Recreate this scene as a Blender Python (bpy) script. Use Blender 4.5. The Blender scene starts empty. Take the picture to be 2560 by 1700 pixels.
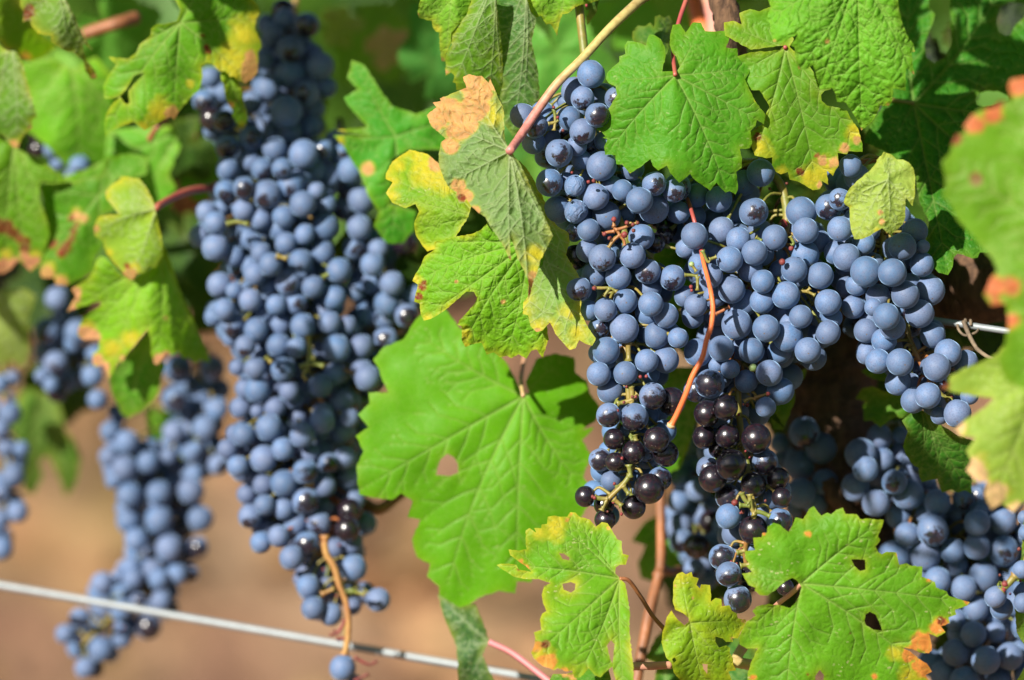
import bpy, bmesh, math, random
import numpy as np
from mathutils import Vector, Matrix
from mathutils.geometry import delaunay_2d_cdt
R = math.radians
sc = bpy.context.scene
COL = sc.collection
random.seed(7)

# ------------------------------------------------------------------ camera, sky, sun, exposure
PITCH = R(12.0); DIST = 2.2; SPAN = 0.5           # 0.5 m wide at the focus distance
FWD = Vector((0, math.cos(PITCH), -math.sin(PITCH)))
UP = Vector((0, math.sin(PITCH), math.cos(PITCH)))
RT = Vector((1, 0, 0))
CAM = Vector((0, 0, 0.95)) - FWD * DIST
cam = bpy.data.cameras.new("camera"); camo = bpy.data.objects.new("camera", cam); COL.objects.link(camo)
camo.location = CAM; camo.rotation_euler = (R(90) - PITCH, 0, 0)
cam.sensor_width = 36; cam.lens = 36 * DIST / SPAN
cam.clip_start = 0.05; cam.clip_end = 1000
cam.dof.use_dof = True; cam.dof.focus_distance = DIST; cam.dof.aperture_fstop = 3.2
cam.dof.aperture_blades = 0
sc.camera = camo
sc.render.resolution_x = 1024; sc.render.resolution_y = 680

SUN = (RT * -0.50 + UP * 0.41 - FWD * 0.765).normalized()      # direction towards the sun
w = bpy.data.worlds.new("World"); sc.world = w; w.use_nodes = True
nt = w.node_tree; bg = nt.nodes["Background"]
sky = nt.nodes.new("ShaderNodeTexSky"); sky.sky_type = 'NISHITA'; sky.sun_disc = False
sky.sun_elevation = math.asin(SUN.z); sky.sun_rotation = math.atan2(SUN.x, SUN.y)
nt.links.new(sky.outputs[0], bg.inputs[0]); bg.inputs[1].default_value = 0.05
sl = bpy.data.lights.new("sun", 'SUN'); sl.energy = 5.0; sl.angle = R(0.55); sl.color = (1.0, 0.95, 0.86)
so = bpy.data.objects.new("sun", sl); COL.objects.link(so); so.location = (-2, -2, 4)
so.rotation_euler = SUN.to_track_quat('Z', 'Y').to_euler()
sc.view_settings.view_transform = 'Standard'; sc.view_settings.look = 'None'
sc.view_settings.exposure = 0.90; sc.view_settings.gamma = 1

# ------------------------------------------------------------------ helpers
S = SPAN / 2560.0
def at(X, Y, d):                       # a point of the plane d metres behind the focus distance
    k = (DIST + d) / DIST * S
    return CAM + FWD * (DIST + d) + RT * ((X - 1280) * k) + UP * ((850 - Y) * k)
TX = (0, 400, 1000, 1400, 1860); TY = (0, 400, 820, 1240); K = 2361 / 700.0
def P(s, rad=False):                   # measured points -> metres-on-plane units
    out = []; fr = (0, 0, 1.0)
    for t in s.split():
        if t[0] == 't': fr = (TX[int(t[1])], TY[int(t[2])], 1 / K); continue
        if t[0] == 'f': fr = (0, 0, 2560 / 2361.0); continue
        v = t.split(',')
        p = [fr[0] + float(v[0]) * fr[2], fr[1] + float(v[1]) * fr[2]]
        if rad:
            kind = 'b'; l = v[3]
            if l[-1].isalpha(): kind = l[-1]; l = l[:-1]
            p += [float(v[2]) * fr[2], float(l), kind]
        out.append(tuple(p))
    return out
def tag(o, label=None, cat=None, group=None, kind=None):
    if label: o['label'] = label
    if cat: o['category'] = cat
    if group: o['group'] = group
    if kind: o['kind'] = kind
    return o
def empty(name, loc):
    o = bpy.data.objects.new(name, None); COL.objects.link(o); o.location = loc
    o.empty_display_size = 0.01
    return o
def link(name, me, mat=None, parent=None):
    o = bpy.data.objects.new(name, me); COL.objects.link(o)
    if mat: me.materials.append(mat)
    if parent:
        o.parent = parent; o.matrix_parent_inverse = Matrix.Translation(-Vector(parent.location))
    return o
def hash2(ix, iy, seed):
    h = (ix * 374761393 + iy * 668265263 + seed * 974711) & 0xffffffff
    h = ((h ^ (h >> 13)) * 1274126177) & 0xffffffff
    return ((h ^ (h >> 16)) & 0xffff) / 65535.0
def noise(x, y, seed):                 # smooth value noise, 0..1, on numpy arrays
    x = np.asarray(x, float); y = np.asarray(y, float)
    ix = np.floor(x).astype(np.int64); iy = np.floor(y).astype(np.int64)
    fx = x - ix; fy = y - iy; fx = fx * fx * (3 - 2 * fx); fy = fy * fy * (3 - 2 * fy)
    a = hash2(ix, iy, seed); b = hash2(ix + 1, iy, seed); c = hash2(ix, iy + 1, seed); d = hash2(ix + 1, iy + 1, seed)
    return (a * (1 - fx) + b * fx) * (1 - fy) + (c * (1 - fx) + d * fx) * fy
def segdist(px, py, segs):             # distance of points to segments -> (dist, param index)
    best = np.full(len(px), 1e9); wi = np.zeros(len(px)) 
    for (x0, y0, x1, y1, w_) in segs:
        dx, dy = x1 - x0, y1 - y0; L = dx * dx + dy * dy + 1e-9
        t = np.clip(((px - x0) * dx + (py - y0) * dy) / L, 0, 1)
        d = np.hypot(px - x0 - t * dx, py - y0 - t * dy)
        v = np.exp(-(d / w_) ** 2)
        wi = np.maximum(wi, v * min(1, 0.25 + w_ / 5.0)); best = np.minimum(best, d)
    return best, wi
def inside(px, py, poly):
    r = np.zeros(len(px), bool); n = len(poly)
    for i in range(n):
        x0, y0 = poly[i]; x1, y1 = poly[(i + 1) % n]
        if y0 == y1: continue
        c = ((y0 > py) != (y1 > py)) & (px < (x1 - x0) * (py - y0) / (y1 - y0) + x0)
        r ^= c
    return r
def smooth(pts, n=6):
    if len(pts) < 3:
        a, b = Vector(pts[0]), Vector(pts[-1]); return [a.lerp(b, i / n) for i in range(n + 1)]
    v = [Vector(p) for p in pts]; v = [v[0] * 2 - v[1]] + v + [v[-1] * 2 - v[-2]]; out = []
    for i in range(1, len(v) - 2):
        a, b, c, d = v[i - 1:i + 3]
        for k in range(n):
            t = k / n
            out.append(0.5 * ((2 * b) + (c - a) * t + (2 * a - 5 * b + 4 * c - d) * t * t + (3 * b - a - 3 * c + d) * t ** 3))
    out.append(v[-2]); return out
class Tubes:
    def __init__(s): s.v = []; s.f = []
    def add(s, pts, r0, r1=None, n=8, sm=5, bump=0, knots=()):
        p = smooth(pts, sm); r1 = r0 if r1 is None else r1; base = len(s.v); m = len(p)
        ref = Vector((0.31, 0.8, 0.5)); ring = None
        for i, q in enumerate(p):
            t = (p[min(i + 1, m - 1)] - p[max(i - 1, 0)]).normalized()
            a = t.cross(ref).normalized(); b = t.cross(a)
            f = i / (m - 1); rr = r0 + (r1 - r0) * f
            for (kf, kr) in knots: rr += kr * math.exp(-((f - kf) / 0.018) ** 2)
            for k in range(n):
                an = 2 * math.pi * k / n; q2 = rr * (1 + bump * (random.random() - .5))
                s.v.append(q + a * math.cos(an) * q2 + b * math.sin(an) * q2)
        for i in range(m - 1):
            for k in range(n):
                k2 = (k + 1) % n
                s.f.append((base + i * n + k, base + i * n + k2, base + (i + 1) * n + k2, base + (i + 1) * n + k))
        s.f.append(tuple(base + k for k in range(n))[::-1]); s.f.append(tuple(base + (m - 1) * n + k for k in range(n)))
    def ball(s, c, r, n=6):
        base = len(s.v)
        for i in range(n + 1):
            th = math.pi * i / n
            for k in range(n):
                ph = 2 * math.pi * k / n
                s.v.append(Vector(c) + Vector((math.sin(th) * math.cos(ph), math.sin(th) * math.sin(ph), math.cos(th))) * r * random.uniform(.85, 1.1))
        for i in range(n):
            for k in range(n):
                k2 = (k + 1) % n; s.f.append((base + i * n + k, base + (i + 1) * n + k, base + (i + 1) * n + k2, base + i * n + k2))
    def build(s, name, mat, parent=None):
        me = bpy.data.meshes.new(name); me.from_pydata([tuple(v) for v in s.v], [], s.f); me.update()
        me.shade_smooth()
        return link(name, me, mat, parent)

# ------------------------------------------------------------------ materials
def newmat(name):
    m = bpy.data.materials.new(name); m.use_nodes = True; t = m.node_tree
    return m, t, t.nodes["Principled BSDF"], t.nodes["Material Output"]
class N:                               # terse node helper
    def __init__(s, t): s.t = t
    def __call__(s, typ, **kw):
        n = s.t.nodes.new("ShaderNode" + typ)
        for k, v in kw.items():
            if k.startswith('i_'):
                key = k[2:]; key = int(key) if key.isdigit() else key.replace('_', ' ')
                if hasattr(v, 'is_output') or hasattr(v, 'links'): s.t.links.new(v, n.inputs[key])
                else: n.inputs[key].default_value = v
            else: setattr(n, k, v)
        return n
    def mixc(s, f, a, b, mode='MIX'):
        n = s.t.nodes.new("ShaderNodeMix"); n.data_type = 'RGBA'; n.blend_type = mode
        for i, v in ((0, f), (6, a), (7, b)):
            if hasattr(v, 'is_linked'): s.t.links.new(v, n.inputs[i])
            else: n.inputs[i].default_value = v if i == 0 else (tuple(v) + (1,) if len(v) == 3 else v)
        return n.outputs[2]
    def m(s, op, a, b=0.0, c=None):
        n = s.t.nodes.new("ShaderNodeMath"); n.operation = op
        for i, v in enumerate((a, b) if c is None else (a, b, c)):
            if hasattr(v, 'is_linked'): s.t.links.new(v, n.inputs[i])
            else: n.inputs[i].default_value = v
        return n.outputs[0]
    def ramp(s, v, a, b, x=0.0, y=1.0):
        n = s.t.nodes.new("ShaderNodeMapRange"); n.interpolation_type = 'SMOOTHSTEP'
        s.t.links.new(v, n.inputs[0])
        for i, q in ((1, a), (2, b), (3, x), (4, y)): n.inputs[i].default_value = q
        return n.outputs[0]

def leaf_material():
    m, t, b, out = newmat("vine leaf"); g = N(t)
    col = g('Attribute', attribute_name='col').outputs['Color']
    vein = g('Attribute', attribute_name='vein').outputs['Fac']
    prm = g('Attribute', attribute_name='prm').outputs['Vector']
    sep = g('SeparateXYZ', i_0=prm); speck, puck, under = sep.outputs
    uv = g('UVMap', uv_map='UVMap').outputs[0]
    wob = g('TexNoise', i_Vector=uv, i_Scale=30.0, i_Detail=2.0)
    uvw = g('VectorMath', operation='MULTIPLY_ADD', i_0=wob.outputs['Color'], i_1=(0.02, 0.02, 0), i_2=uv).outputs[0]
    vo = g('TexVoronoi', feature='DISTANCE_TO_EDGE', i_Vector=uvw, i_Scale=42.0).outputs['Distance']
    vo2 = g('TexVoronoi', feature='DISTANCE_TO_EDGE', i_Vector=uvw, i_Scale=110.0).outputs['Distance']
    net = g.ramp(vo, 0.0, 0.09, 1.0, 0.0)
    net2 = g.ramp(vo2, 0.0, 0.12, 1.0, 0.0)
    nz = g('TexNoise', i_Vector=uv, i_Scale=14.0, i_Detail=4.0, i_Roughness=0.6).outputs[0]
    nf = g('TexNoise', i_Vector=uv, i_Scale=180.0, i_Detail=2.0).outputs[0]
    c = g.mixc(g.ramp(nz, 0.3, 0.75, 0.0, 0.55), col, (0.72, 0.78, 0.62), 'MULTIPLY')
    c = g.mixc(g.ramp(nf, 0.35, 0.7, 0.0, 0.35), c, (0.75, 0.78, 0.7), 'MULTIPLY')
    # light main veins, faint network
    vc = g.mixc(g.m('MULTIPLY_ADD', under, 0.2, 0.62), col, g.mixc(under, (0.34, 0.40, 0.13), (0.42, 0.47, 0.28)))
    netc = g.mixc(0.5, col, (0.16, 0.30, 0.04))
    c = g.mixc(g.m('MULTIPLY', net, 0.45), c, netc)
    c = g.mixc(g.m('MULTIPLY', vein, 0.8), c, vc)
    # pale scars and pits
    sv = g('TexVoronoi', i_Vector=g('Mapping', i_Vector=uvw, i_Scale=(1.0, 1.9, 1.0), i_Rotation=(0, 0, 0.5)).outputs[0], i_Scale=62.0)
    sm = g.m('LESS_THAN', sv.outputs['Distance'], g.m('MULTIPLY', g.ramp(sv.outputs['Color'], 0.35, 0.9), 0.30))
    sm = g.m('MULTIPLY', sm, g.ramp(g('TexNoise', i_Vector=uv, i_Scale=9.0).outputs[0], 0.44, 0.62))
    c = g.mixc(g.m('MULTIPLY', g.m('MULTIPLY', sm, speck), 0.62), c, (0.50, 0.50, 0.24))
    # fine dark pepper
    dv = g('TexVoronoi', i_Vector=uv, i_Scale=60.0)
    dm = g.m('LESS_THAN', dv.outputs['Distance'], g.m('MULTIPLY', g.ramp(dv.outputs['Color'], 0.86, 1.0), 0.16))
    c = g.mixc(g.m('MULTIPLY', dm, 0.8), c, (0.16, 0.07, 0.025))
    t.links.new(c, b.inputs['Base Color'])
    b.inputs['Roughness'].default_value = 0.46; b.inputs['Specular IOR Level'].default_value = 0.14
    t.links.new(g.ramp(nz, 0.2, 0.8, 0.40, 0.6), b.inputs['Roughness'])
    puff = g.m('MULTIPLY', g.ramp(vo, 0.0, 0.35), puck)
    h = g.m('ADD', g.m('MULTIPLY', puff, 1.0), g.m('MULTIPLY', nf, 0.10))
    h = g.m('ADD', h, g.m('MULTIPLY', g.m('MULTIPLY', g.ramp(vo2, 0.0, 0.3), puck), 0.22))
    sg = g.m('MULTIPLY_ADD', under, 2.0, -1.0)
    h = g.m('ADD', h, g.m('MULTIPLY', g.m('MULTIPLY', vein, sg), 0.9))
    bump = g('Bump', i_Height=h, i_Strength=0.5, i_Distance=0.0009)
    t.links.new(bump.outputs[0], b.inputs['Normal'])
    tr = g('BsdfTranslucent', i_Color=g.mixc(1.0, c, (1.25, 1.4, 0.3), 'MULTIPLY'), i_Normal=bump.outputs[0])
    mx = g('MixShader', i_0=0.40); t.links.new(b.outputs[0], mx.inputs[1]); t.links.new(tr.outputs[0], mx.inputs[2])
    t.links.new(mx.outputs[0], out.inputs[0])
    return m

def grape_material(kind):
    m, t, b, out = newmat("grape skin " + {'b': 'bloom', 's': 'rubbed', 'h': 'half polished', 'd': 'polished black', 'w': 'wrinkled'}[kind]); g = N(t)
    oc = g('TexCoord').outputs['Object']; rnd = g('ObjectInfo').outputs['Random']
    off = g('VectorMath', operation='ADD', i_0=oc).outputs[0].node
    cr = g('CombineXYZ'); t.links.new(g.m('MULTIPLY', rnd, 37.0), cr.inputs[0]); t.links.new(g.m('MULTIPLY', rnd, 91.0), cr.inputs[1])
    t.links.new(cr.outputs[0], off.inputs[1]); p = off.outputs[0]
    n1 = g('TexNoise', i_Vector=p, i_Scale=1.6, i_Detail=5.0, i_Roughness=0.6).outputs[0]
    n2 = g('TexNoise', i_Vector=p, i_Scale=9.0, i_Detail=6.0, i_Roughness=0.7).outputs[0]
    n3 = g('TexNoise', i_Vector=p, i_Scale=4.0, i_Detail=3.0, i_Distortion=1.2).outputs[0]
    bloom = g.mixc(g.ramp(n1, 0.32, 0.72), (0.080, 0.166, 0.325), (0.138, 0.188, 0.312))
    bloom = g.mixc(g.m('MULTIPLY', g.m('FRACT', g.m('MULTIPLY', rnd, 7.31)), 0.55), bloom, (0.172, 0.200, 0.316))
    bloom = g.mixc(g.ramp(n2, 0.44, 0.68, 0.0, 0.5), bloom, (0.05, 0.08, 0.15))
    bloom = g.mixc(g.ramp(g.m('FRACT', g.m('MULTIPLY', rnd, 23.9)), 0.0, 0.8, 0.42, 0.0), bloom, (0.045, 0.075, 0.135))
    bloom = g.mixc(g.m('MULTIPLY', g.ramp(n3, 0.5, 0.72), 0.35), bloom, (0.12, 0.11, 0.175))
    skin = g.mixc(g.ramp(n3, 0.45, 0.8), (0.007, 0.0045, 0.007), (0.034, 0.005, 0.010))
    d = g('VectorMath', operation='DOT_PRODUCT', i_0=g('TexCoord').outputs['Object'], i_1=(0.10, -0.955, -0.28)).outputs['Value']
    e = g.m('ADD', d, g.m('MULTIPLY', g.m('SUBTRACT', n1, 0.5), 1.7))
    e = g.m('ADD', e, g.m('MULTIPLY', g.m('SUBTRACT', n2, 0.5), 0.6))
    if kind in 'bw':                                   # now and then a small rubbed patch
        thr = g.m('MULTIPLY_ADD', g.m('FRACT', g.m('MULTIPLY', rnd, 13.7)), 1.6, 1.02)
        mask = g.ramp(g.m('SUBTRACT', e, thr), 0.0, 0.12, 0.0, 0.75)
    elif kind == 's': mask = g.ramp(e, 0.70, 0.90, 0.0, 0.94)
    elif kind == 'h': mask = g.ramp(e, 0.30, 0.68, 0.0, 0.95)
    else: mask = g.ramp(g.m('ADD', g.m('MULTIPLY', e, 0.6), 0.55), -0.25, 0.35, 0.72, 0.985)
    # thin scratches through the bloom
    wv = g('TexNoise', i_Vector=p, i_Scale=5.0, i_Detail=8.0, i_Roughness=0.8, i_Distortion=2.0).outputs[0]
    scr = g.ramp(g.m('ABSOLUTE', g.m('SUBTRACT', wv, 0.5)), 0.0, 0.006, 0.45, 0.0)
    mask = g.m('MAXIMUM', mask, g.m('MULTIPLY', scr, g.ramp(n1, 0.45, 0.6)))
    # pin pricks and the scar at the tip
    pv = g('TexVoronoi', i_Vector=p, i_Scale=7.0 if kind in 'hd' else 5.5)
    pm = g.m('LESS_THAN', pv.outputs['Distance'], g.m('MULTIPLY', g.ramp(pv.outputs['Color'], 0.5, 1.0), 0.13 if kind in 'hd' else 0.085))
    tip = g('VectorMath', operation='DISTANCE', i_0=g('TexCoord').outputs['Object'], i_1=(0.22, -0.80, -0.56)).outputs['Value']
    ring = g.ramp(tip, 0.035, 0.085, 1.0, 0.0)
    c = g.mixc(mask, bloom, skin)
    spot = (0.42, 0.38, 0.33) if kind in 'hd' else (0.035, 0.025, 0.03)
    c = g.mixc(g.m('MULTIPLY', pm, 0.85), c, spot)
    c = g.mixc(g.m('MULTIPLY', ring, 0.85), c, (0.13, 0.085, 0.05))
    t.links.new(c, b.inputs['Base Color'])
    t.links.new(g.ramp(mask, 0.2, 0.95, 0.62, 0.27), b.inputs['Roughness'])
    t.links.new(g.ramp(mask, 0.2, 0.95, 0.35, 0.9), b.inputs['Specular IOR Level'])
    t.links.new(g.ramp(mask, 0.2, 0.95, 0.75, 0.05), b.inputs['Sheen Weight'])
    b.inputs['Sheen Roughness'].default_value = 0.32
    b.inputs['Sheen Tint'].default_value = (0.42, 0.66, 1.0, 1)
    hh = g.m('MULTIPLY', n2, 0.12)
    if kind == 'w':
        rg = g('TexNoise', i_Vector=p, i_Scale=1.5, i_Detail=1.0, i_Distortion=0.7).outputs[0]
        hh = g.m('ADD', hh, g.m('MULTIPLY', g.m('ABSOLUTE', g.m('SUBTRACT', rg, 0.5)), 5.0))
    bu = g('Bump', i_Height=hh, i_Strength=0.45 if kind == 'w' else 0.08, i_Distance=0.0009)
    t.links.new(bu.outputs[0], b.inputs['Normal'])
    return m

def stem_material(name, c1, c2, rough=0.5, scale=120.0, bump=0.3, c3=None):
    m, t, b, out = newmat(name); g = N(t)
    oc = g('NewGeometry').outputs['Position']
    n = g('TexNoise', i_Vector=oc, i_Scale=scale, i_Detail=5.0).outputs[0]
    c = g.mixc(g.ramp(n, 0.35, 0.65), c1, c2)
    if c3:
        n2 = g('TexNoise', i_Vector=oc, i_Scale=scale * 0.25, i_Detail=2.0).outputs[0]
        c = g.mixc(g.ramp(n2, 0.52, 0.68), c, c3)
    t.links.new(c, b.inputs['Base Color']); b.inputs['Roughness'].default_value = rough
    n4 = g('TexNoise', i_Vector=oc, i_Scale=scale * 5, i_Detail=4.0).outputs[0]
    bu = g('Bump', i_Height=n4, i_Strength=bump, i_Distance=0.001); t.links.new(bu.outputs[0], b.inputs['Normal'])
    return m
def bark_material():
    m, t, b, out = newmat("shaggy vine bark"); g = N(t)
    oc = g('NewGeometry').outputs['Position']
    mp = g('Mapping', i_Vector=oc, i_Scale=(1.0, 1.0, 0.16)).outputs[0]
    n = g('TexNoise', i_Vector=mp, i_Scale=260.0, i_Detail=8.0, i_Roughness=0.7).outputs[0]
    n2 = g('TexNoise', i_Vector=mp, i_Scale=60.0, i_Detail=4.0).outputs[0]
    c = g.mixc(g.ramp(n, 0.3, 0.7), (0.045, 0.022, 0.012), (0.22, 0.115, 0.06))
    c = g.mixc(g.ramp(n2, 0.4, 0.7, 0, 0.6), c, (0.12, 0.075, 0.05))
    t.links.new(c, b.inputs['Base Color']); b.inputs['Roughness'].default_value = 0.9
    bu = g('Bump', i_Height=n, i_Strength=1.0, i_Distance=0.004); t.links.new(bu.outputs[0], b.inputs['Normal'])
    return m
def soil_material():
    m, t, b, out = newmat("dry soil"); g = N(t)
    oc = g('Mapping', i_Vector=g('NewGeometry').outputs['Position'], i_Scale=(1.0, 0.3, 1.0)).outputs[0]
    n = g('TexNoise', i_Vector=oc, i_Scale=2.2, i_Detail=3.0).outputs[0]
    n2 = g('TexNoise', i_Vector=oc, i_Scale=5.0, i_Detail=3.0).outputs[0]
    n3 = g('TexNoise', i_Vector=oc, i_Scale=40.0, i_Detail=6.0).outputs[0]
    c = g.mixc(g.ramp(n, 0.38, 0.62), (0.30, 0.165, 0.09), (0.25, 0.155, 0.065))
    c = g.mixc(g.ramp(n2, 0.48, 0.64), c, (0.20, 0.09, 0.05))
    c = g.mixc(g.ramp(n2, 0.46, 0.30), c, (0.46, 0.30, 0.17))
    c = g.mixc(g.ramp(n3, 0.4, 0.7, 0, 0.4), c, (0.16, 0.10, 0.055))
    t.links.new(c, b.inputs['Base Color']); b.inputs['Roughness'].default_value = 0.95
    bu = g('Bump', i_Height=n3, i_Strength=0.8, i_Distance=0.03); t.links.new(bu.outputs[0], b.inputs['Normal'])
    return m
def wire_material():
    m, t, b, out = newmat("galvanised wire"); g = N(t)
    oc = g('NewGeometry').outputs['Position']
    n = g('TexNoise', i_Vector=oc, i_Scale=150.0, i_Detail=4.0).outputs[0]
    t.links.new(g.mixc(g.ramp(n, 0.35, 0.7), (0.25, 0.275, 0.285), (0.225, 0.245, 0.255)), b.inputs['Base Color'])
    b.inputs['Metallic'].default_value = 0.25; b.inputs['Roughness'].default_value = 0.5
    return m
LEAF = leaf_material()
def graded_material():
    m, t, b, out = newmat("pink to yellow leaf stalk"); g = N(t)
    z = g('SeparateXYZ', i_0=g('NewGeometry').outputs['Position']).outputs[2]
    n = g('TexNoise', i_Vector=g('NewGeometry').outputs['Position'], i_Scale=400.0, i_Detail=3.0).outputs[0]
    c = g.mixc(g.ramp(z, 1.055, 1.088), (0.52, 0.20, 0.17), (0.46, 0.37, 0.13)); c = g.mixc(g.ramp(z, 1.10, 1.125), c, (0.24, 0.15, 0.08))
    c = g.mixc(g.ramp(n, 0.35, 0.7, 0, 0.35), c, (0.30, 0.16, 0.08), 'MULTIPLY')
    t.links.new(c, b.inputs['Base Color']); b.inputs['Roughness'].default_value = 0.45; return m
M_GRAD = graded_material()
GM = {k: grape_material(k) for k in 'bshdw'}
M_RACH = stem_material("grape stalk", (0.13, 0.16, 0.025), (0.24, 0.18, 0.04), 0.5, 90, 0.25, (0.30, 0.10, 0.035))
M_PETP = stem_material("pink leaf stalk", (0.50, 0.19, 0.16), (0.52, 0.27, 0.17), 0.45, 60, 0.15, (0.36, 0.33, 0.10))
M_PETR = stem_material("red leaf stalk", (0.30, 0.05, 0.05), (0.36, 0.10, 0.06), 0.45, 60, 0.15)
M_CANE = stem_material("brown cane", (0.30, 0.11, 0.04), (0.20, 0.08, 0.035), 0.55, 60, 0.5)
M_TAIL = stem_material("woody grape stalk", (0.40, 0.22, 0.06), (0.30, 0.13, 0.04), 0.6, 90, 0.3)
M_PINK = stem_material("pink stalk", (0.50, 0.17, 0.18), (0.46, 0.15, 0.14), 0.5, 60, 0.15)
M_ORNG = stem_material("orange dry stalk", (0.72, 0.17, 0.045), (0.60, 0.13, 0.04), 0.45, 60, 0.2)
M_DRY = stem_material("dry tendril", (0.22, 0.16, 0.10), (0.12, 0.085, 0.055), 0.8, 200, 0.5)
M_PALE = stem_material("cut end", (0.6, 0.42, 0.22), (0.5, 0.33, 0.16), 0.7, 300, 0.3)
M_BUD = stem_material("dead flower caps", (0.22, 0.03, 0.03), (0.12, 0.03, 0.02), 0.6, 300, 0.3)
M_GREENB = stem_material("unripe berry", (0.22, 0.34, 0.12), (0.30, 0.36, 0.16), 0.4, 200, 0.1)
M_BARK = bark_material(); M_SOIL = soil_material(); M_WIRE = wire_material()

# ------------------------------------------------------------------ leaves
GREEN = (0.11, 0.32, 0.010); YEL = (0.56, 0.47, 0.03); TAN = (0.66, 0.33, 0.13); ORA = (0.66, 0.17, 0.07); RED = (0.22, 0.045, 0.02)
def resample(poly, step, closed=True):
    out = []; n = len(poly)
    for i in range(n if closed else n - 1):
        a = poly[i]; b = poly[(i + 1) % n]; L = math.hypot(b[0] - a[0], b[1] - a[1]); k = max(1, int(L / step))
        nx, ny = -(b[1] - a[1]) / (L + 1e-9), (b[0] - a[0]) / (L + 1e-9)
        for j in range(k):
            t = j / k; w_ = math.sin(t * math.pi) * min(L * 0.07, 4) * random.uniform(-.5, .5)
            out.append((a[0] + (b[0] - a[0]) * t + nx * w_, a[1] + (b[1] - a[1]) * t + ny * w_))
    return out
def auto_tips(poly, j, n=5, sep=32):
    c = sorted(((math.hypot(x - j[0], y - j[1]), x, y) for x, y in poly), reverse=True); tips = []
    for d, x, y in c:
        a = math.degrees(math.atan2(y - j[1], x - j[0]))
        if all(abs((a - b + 180) % 360 - 180) > sep for b, _, _ in tips): tips.append((a, x, y))
        if len(tips) == n: break
    return [(x, y) for _, x, y in tips]
def veins(j, tips, wm=3.3):
    segs = []
    for (x, y) in tips:
        L = math.hypot(x - j[0], y - j[1]); a0 = math.atan2(y - j[1], x - j[0]); bend = random.uniform(-.12, .12)
        pts = []
        for i in range(9):
            t = i / 8; o = math.sin(t * math.pi) * bend * L * 0.35
            pts.append((j[0] + (x - j[0]) * t - math.sin(a0) * o, j[1] + (y - j[1]) * t + math.cos(a0) * o))
        for i in range(8): segs.append((*pts[i], *pts[i + 1], wm * (1 - .72 * i / 8) * min(1, .5 + L / 500)))
        for k in range(6):
            t = 0.2 + 0.125 * k + random.uniform(-.02, .02)
            bx, by = j[0] + (x - j[0]) * t, j[1] + (y - j[1]) * t; i0 = t * 8; ii = min(7, int(i0)); f = i0 - ii
            bx = pts[ii][0] + (pts[ii + 1][0] - pts[ii][0]) * f; by = pts[ii][1] + (pts[ii + 1][1] - pts[ii][1]) * f
            for sgn in (-1, 1):
                l = L * (0.36 * (1 - t) + 0.12) * random.uniform(.85, 1.15); a = a0 + sgn * R(random.uniform(40, 52)); px, py = bx, by
                for q in range(4):
                    nx, ny = px + math.cos(a) * l / 4, py + math.sin(a) * l / 4
                    segs.append((px, py, nx, ny, 2.0 * (1 - .18 * q) * min(1, .5 + L / 600))); px, py = nx, ny; a -= sgn * 0.13
                    if q == 1:
                        aa = a + sgn * 0.75; segs.append((px, py, px + math.cos(aa) * l * .3, py + math.sin(aa) * l * .3, 1.5))
    return segs
def gen_leaf(cx, cy, size, rot, seed, squash=1.0, sqa=0.0):
    rnd = random.Random(seed); pts = []; n = 150
    lob = [(0, 1.0, 24), (58, .86, 20), (-58, .86, 20), (112, .68, 22), (-112, .68, 22), (150, .5, 16), (-150, .5, 16)]
    lob = [(a + rnd.uniform(-5, 5), r * rnd.uniform(.9, 1.08), w_) for a, r, w_ in lob]
    for i in range(n):
        a = -176 + 352 * i / (n - 1)
        r = 0.52 + sum((lr - .52) * math.exp(-((a - la) / lw) ** 2) for la, lr, lw in lob)
        tw = (i * 0.235) % 1.0; r += 0.075 * (tw if tw < .72 else (1 - tw) * 2.5)
        r *= 1 - 0.8 * max(0, (abs(a) - 160) / 16)
        th = R(a + rot); x, y = math.sin(th) * r * size, math.cos(th) * r * size
        ca, sa = math.cos(sqa), math.sin(sqa); u, v = x * ca + y * sa, (-x * sa + y * ca) * squash
        pts.append((cx + u * ca - v * sa, cy + u * sa + v * ca))
    tips = []
    for la, lr, lw in lob[:5]:
        th = R(la + rot); x, y = math.sin(th) * lr * size, math.cos(th) * lr * size
        ca, sa = math.cos(sqa), math.sin(sqa); u, v = x * ca + y * sa, (-x * sa + y * ca) * squash
        tips.append((cx + u * ca - v * sa, cy + u * sa + v * ca))
    return pts, (cx, cy), tips
LEAVES = []
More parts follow.
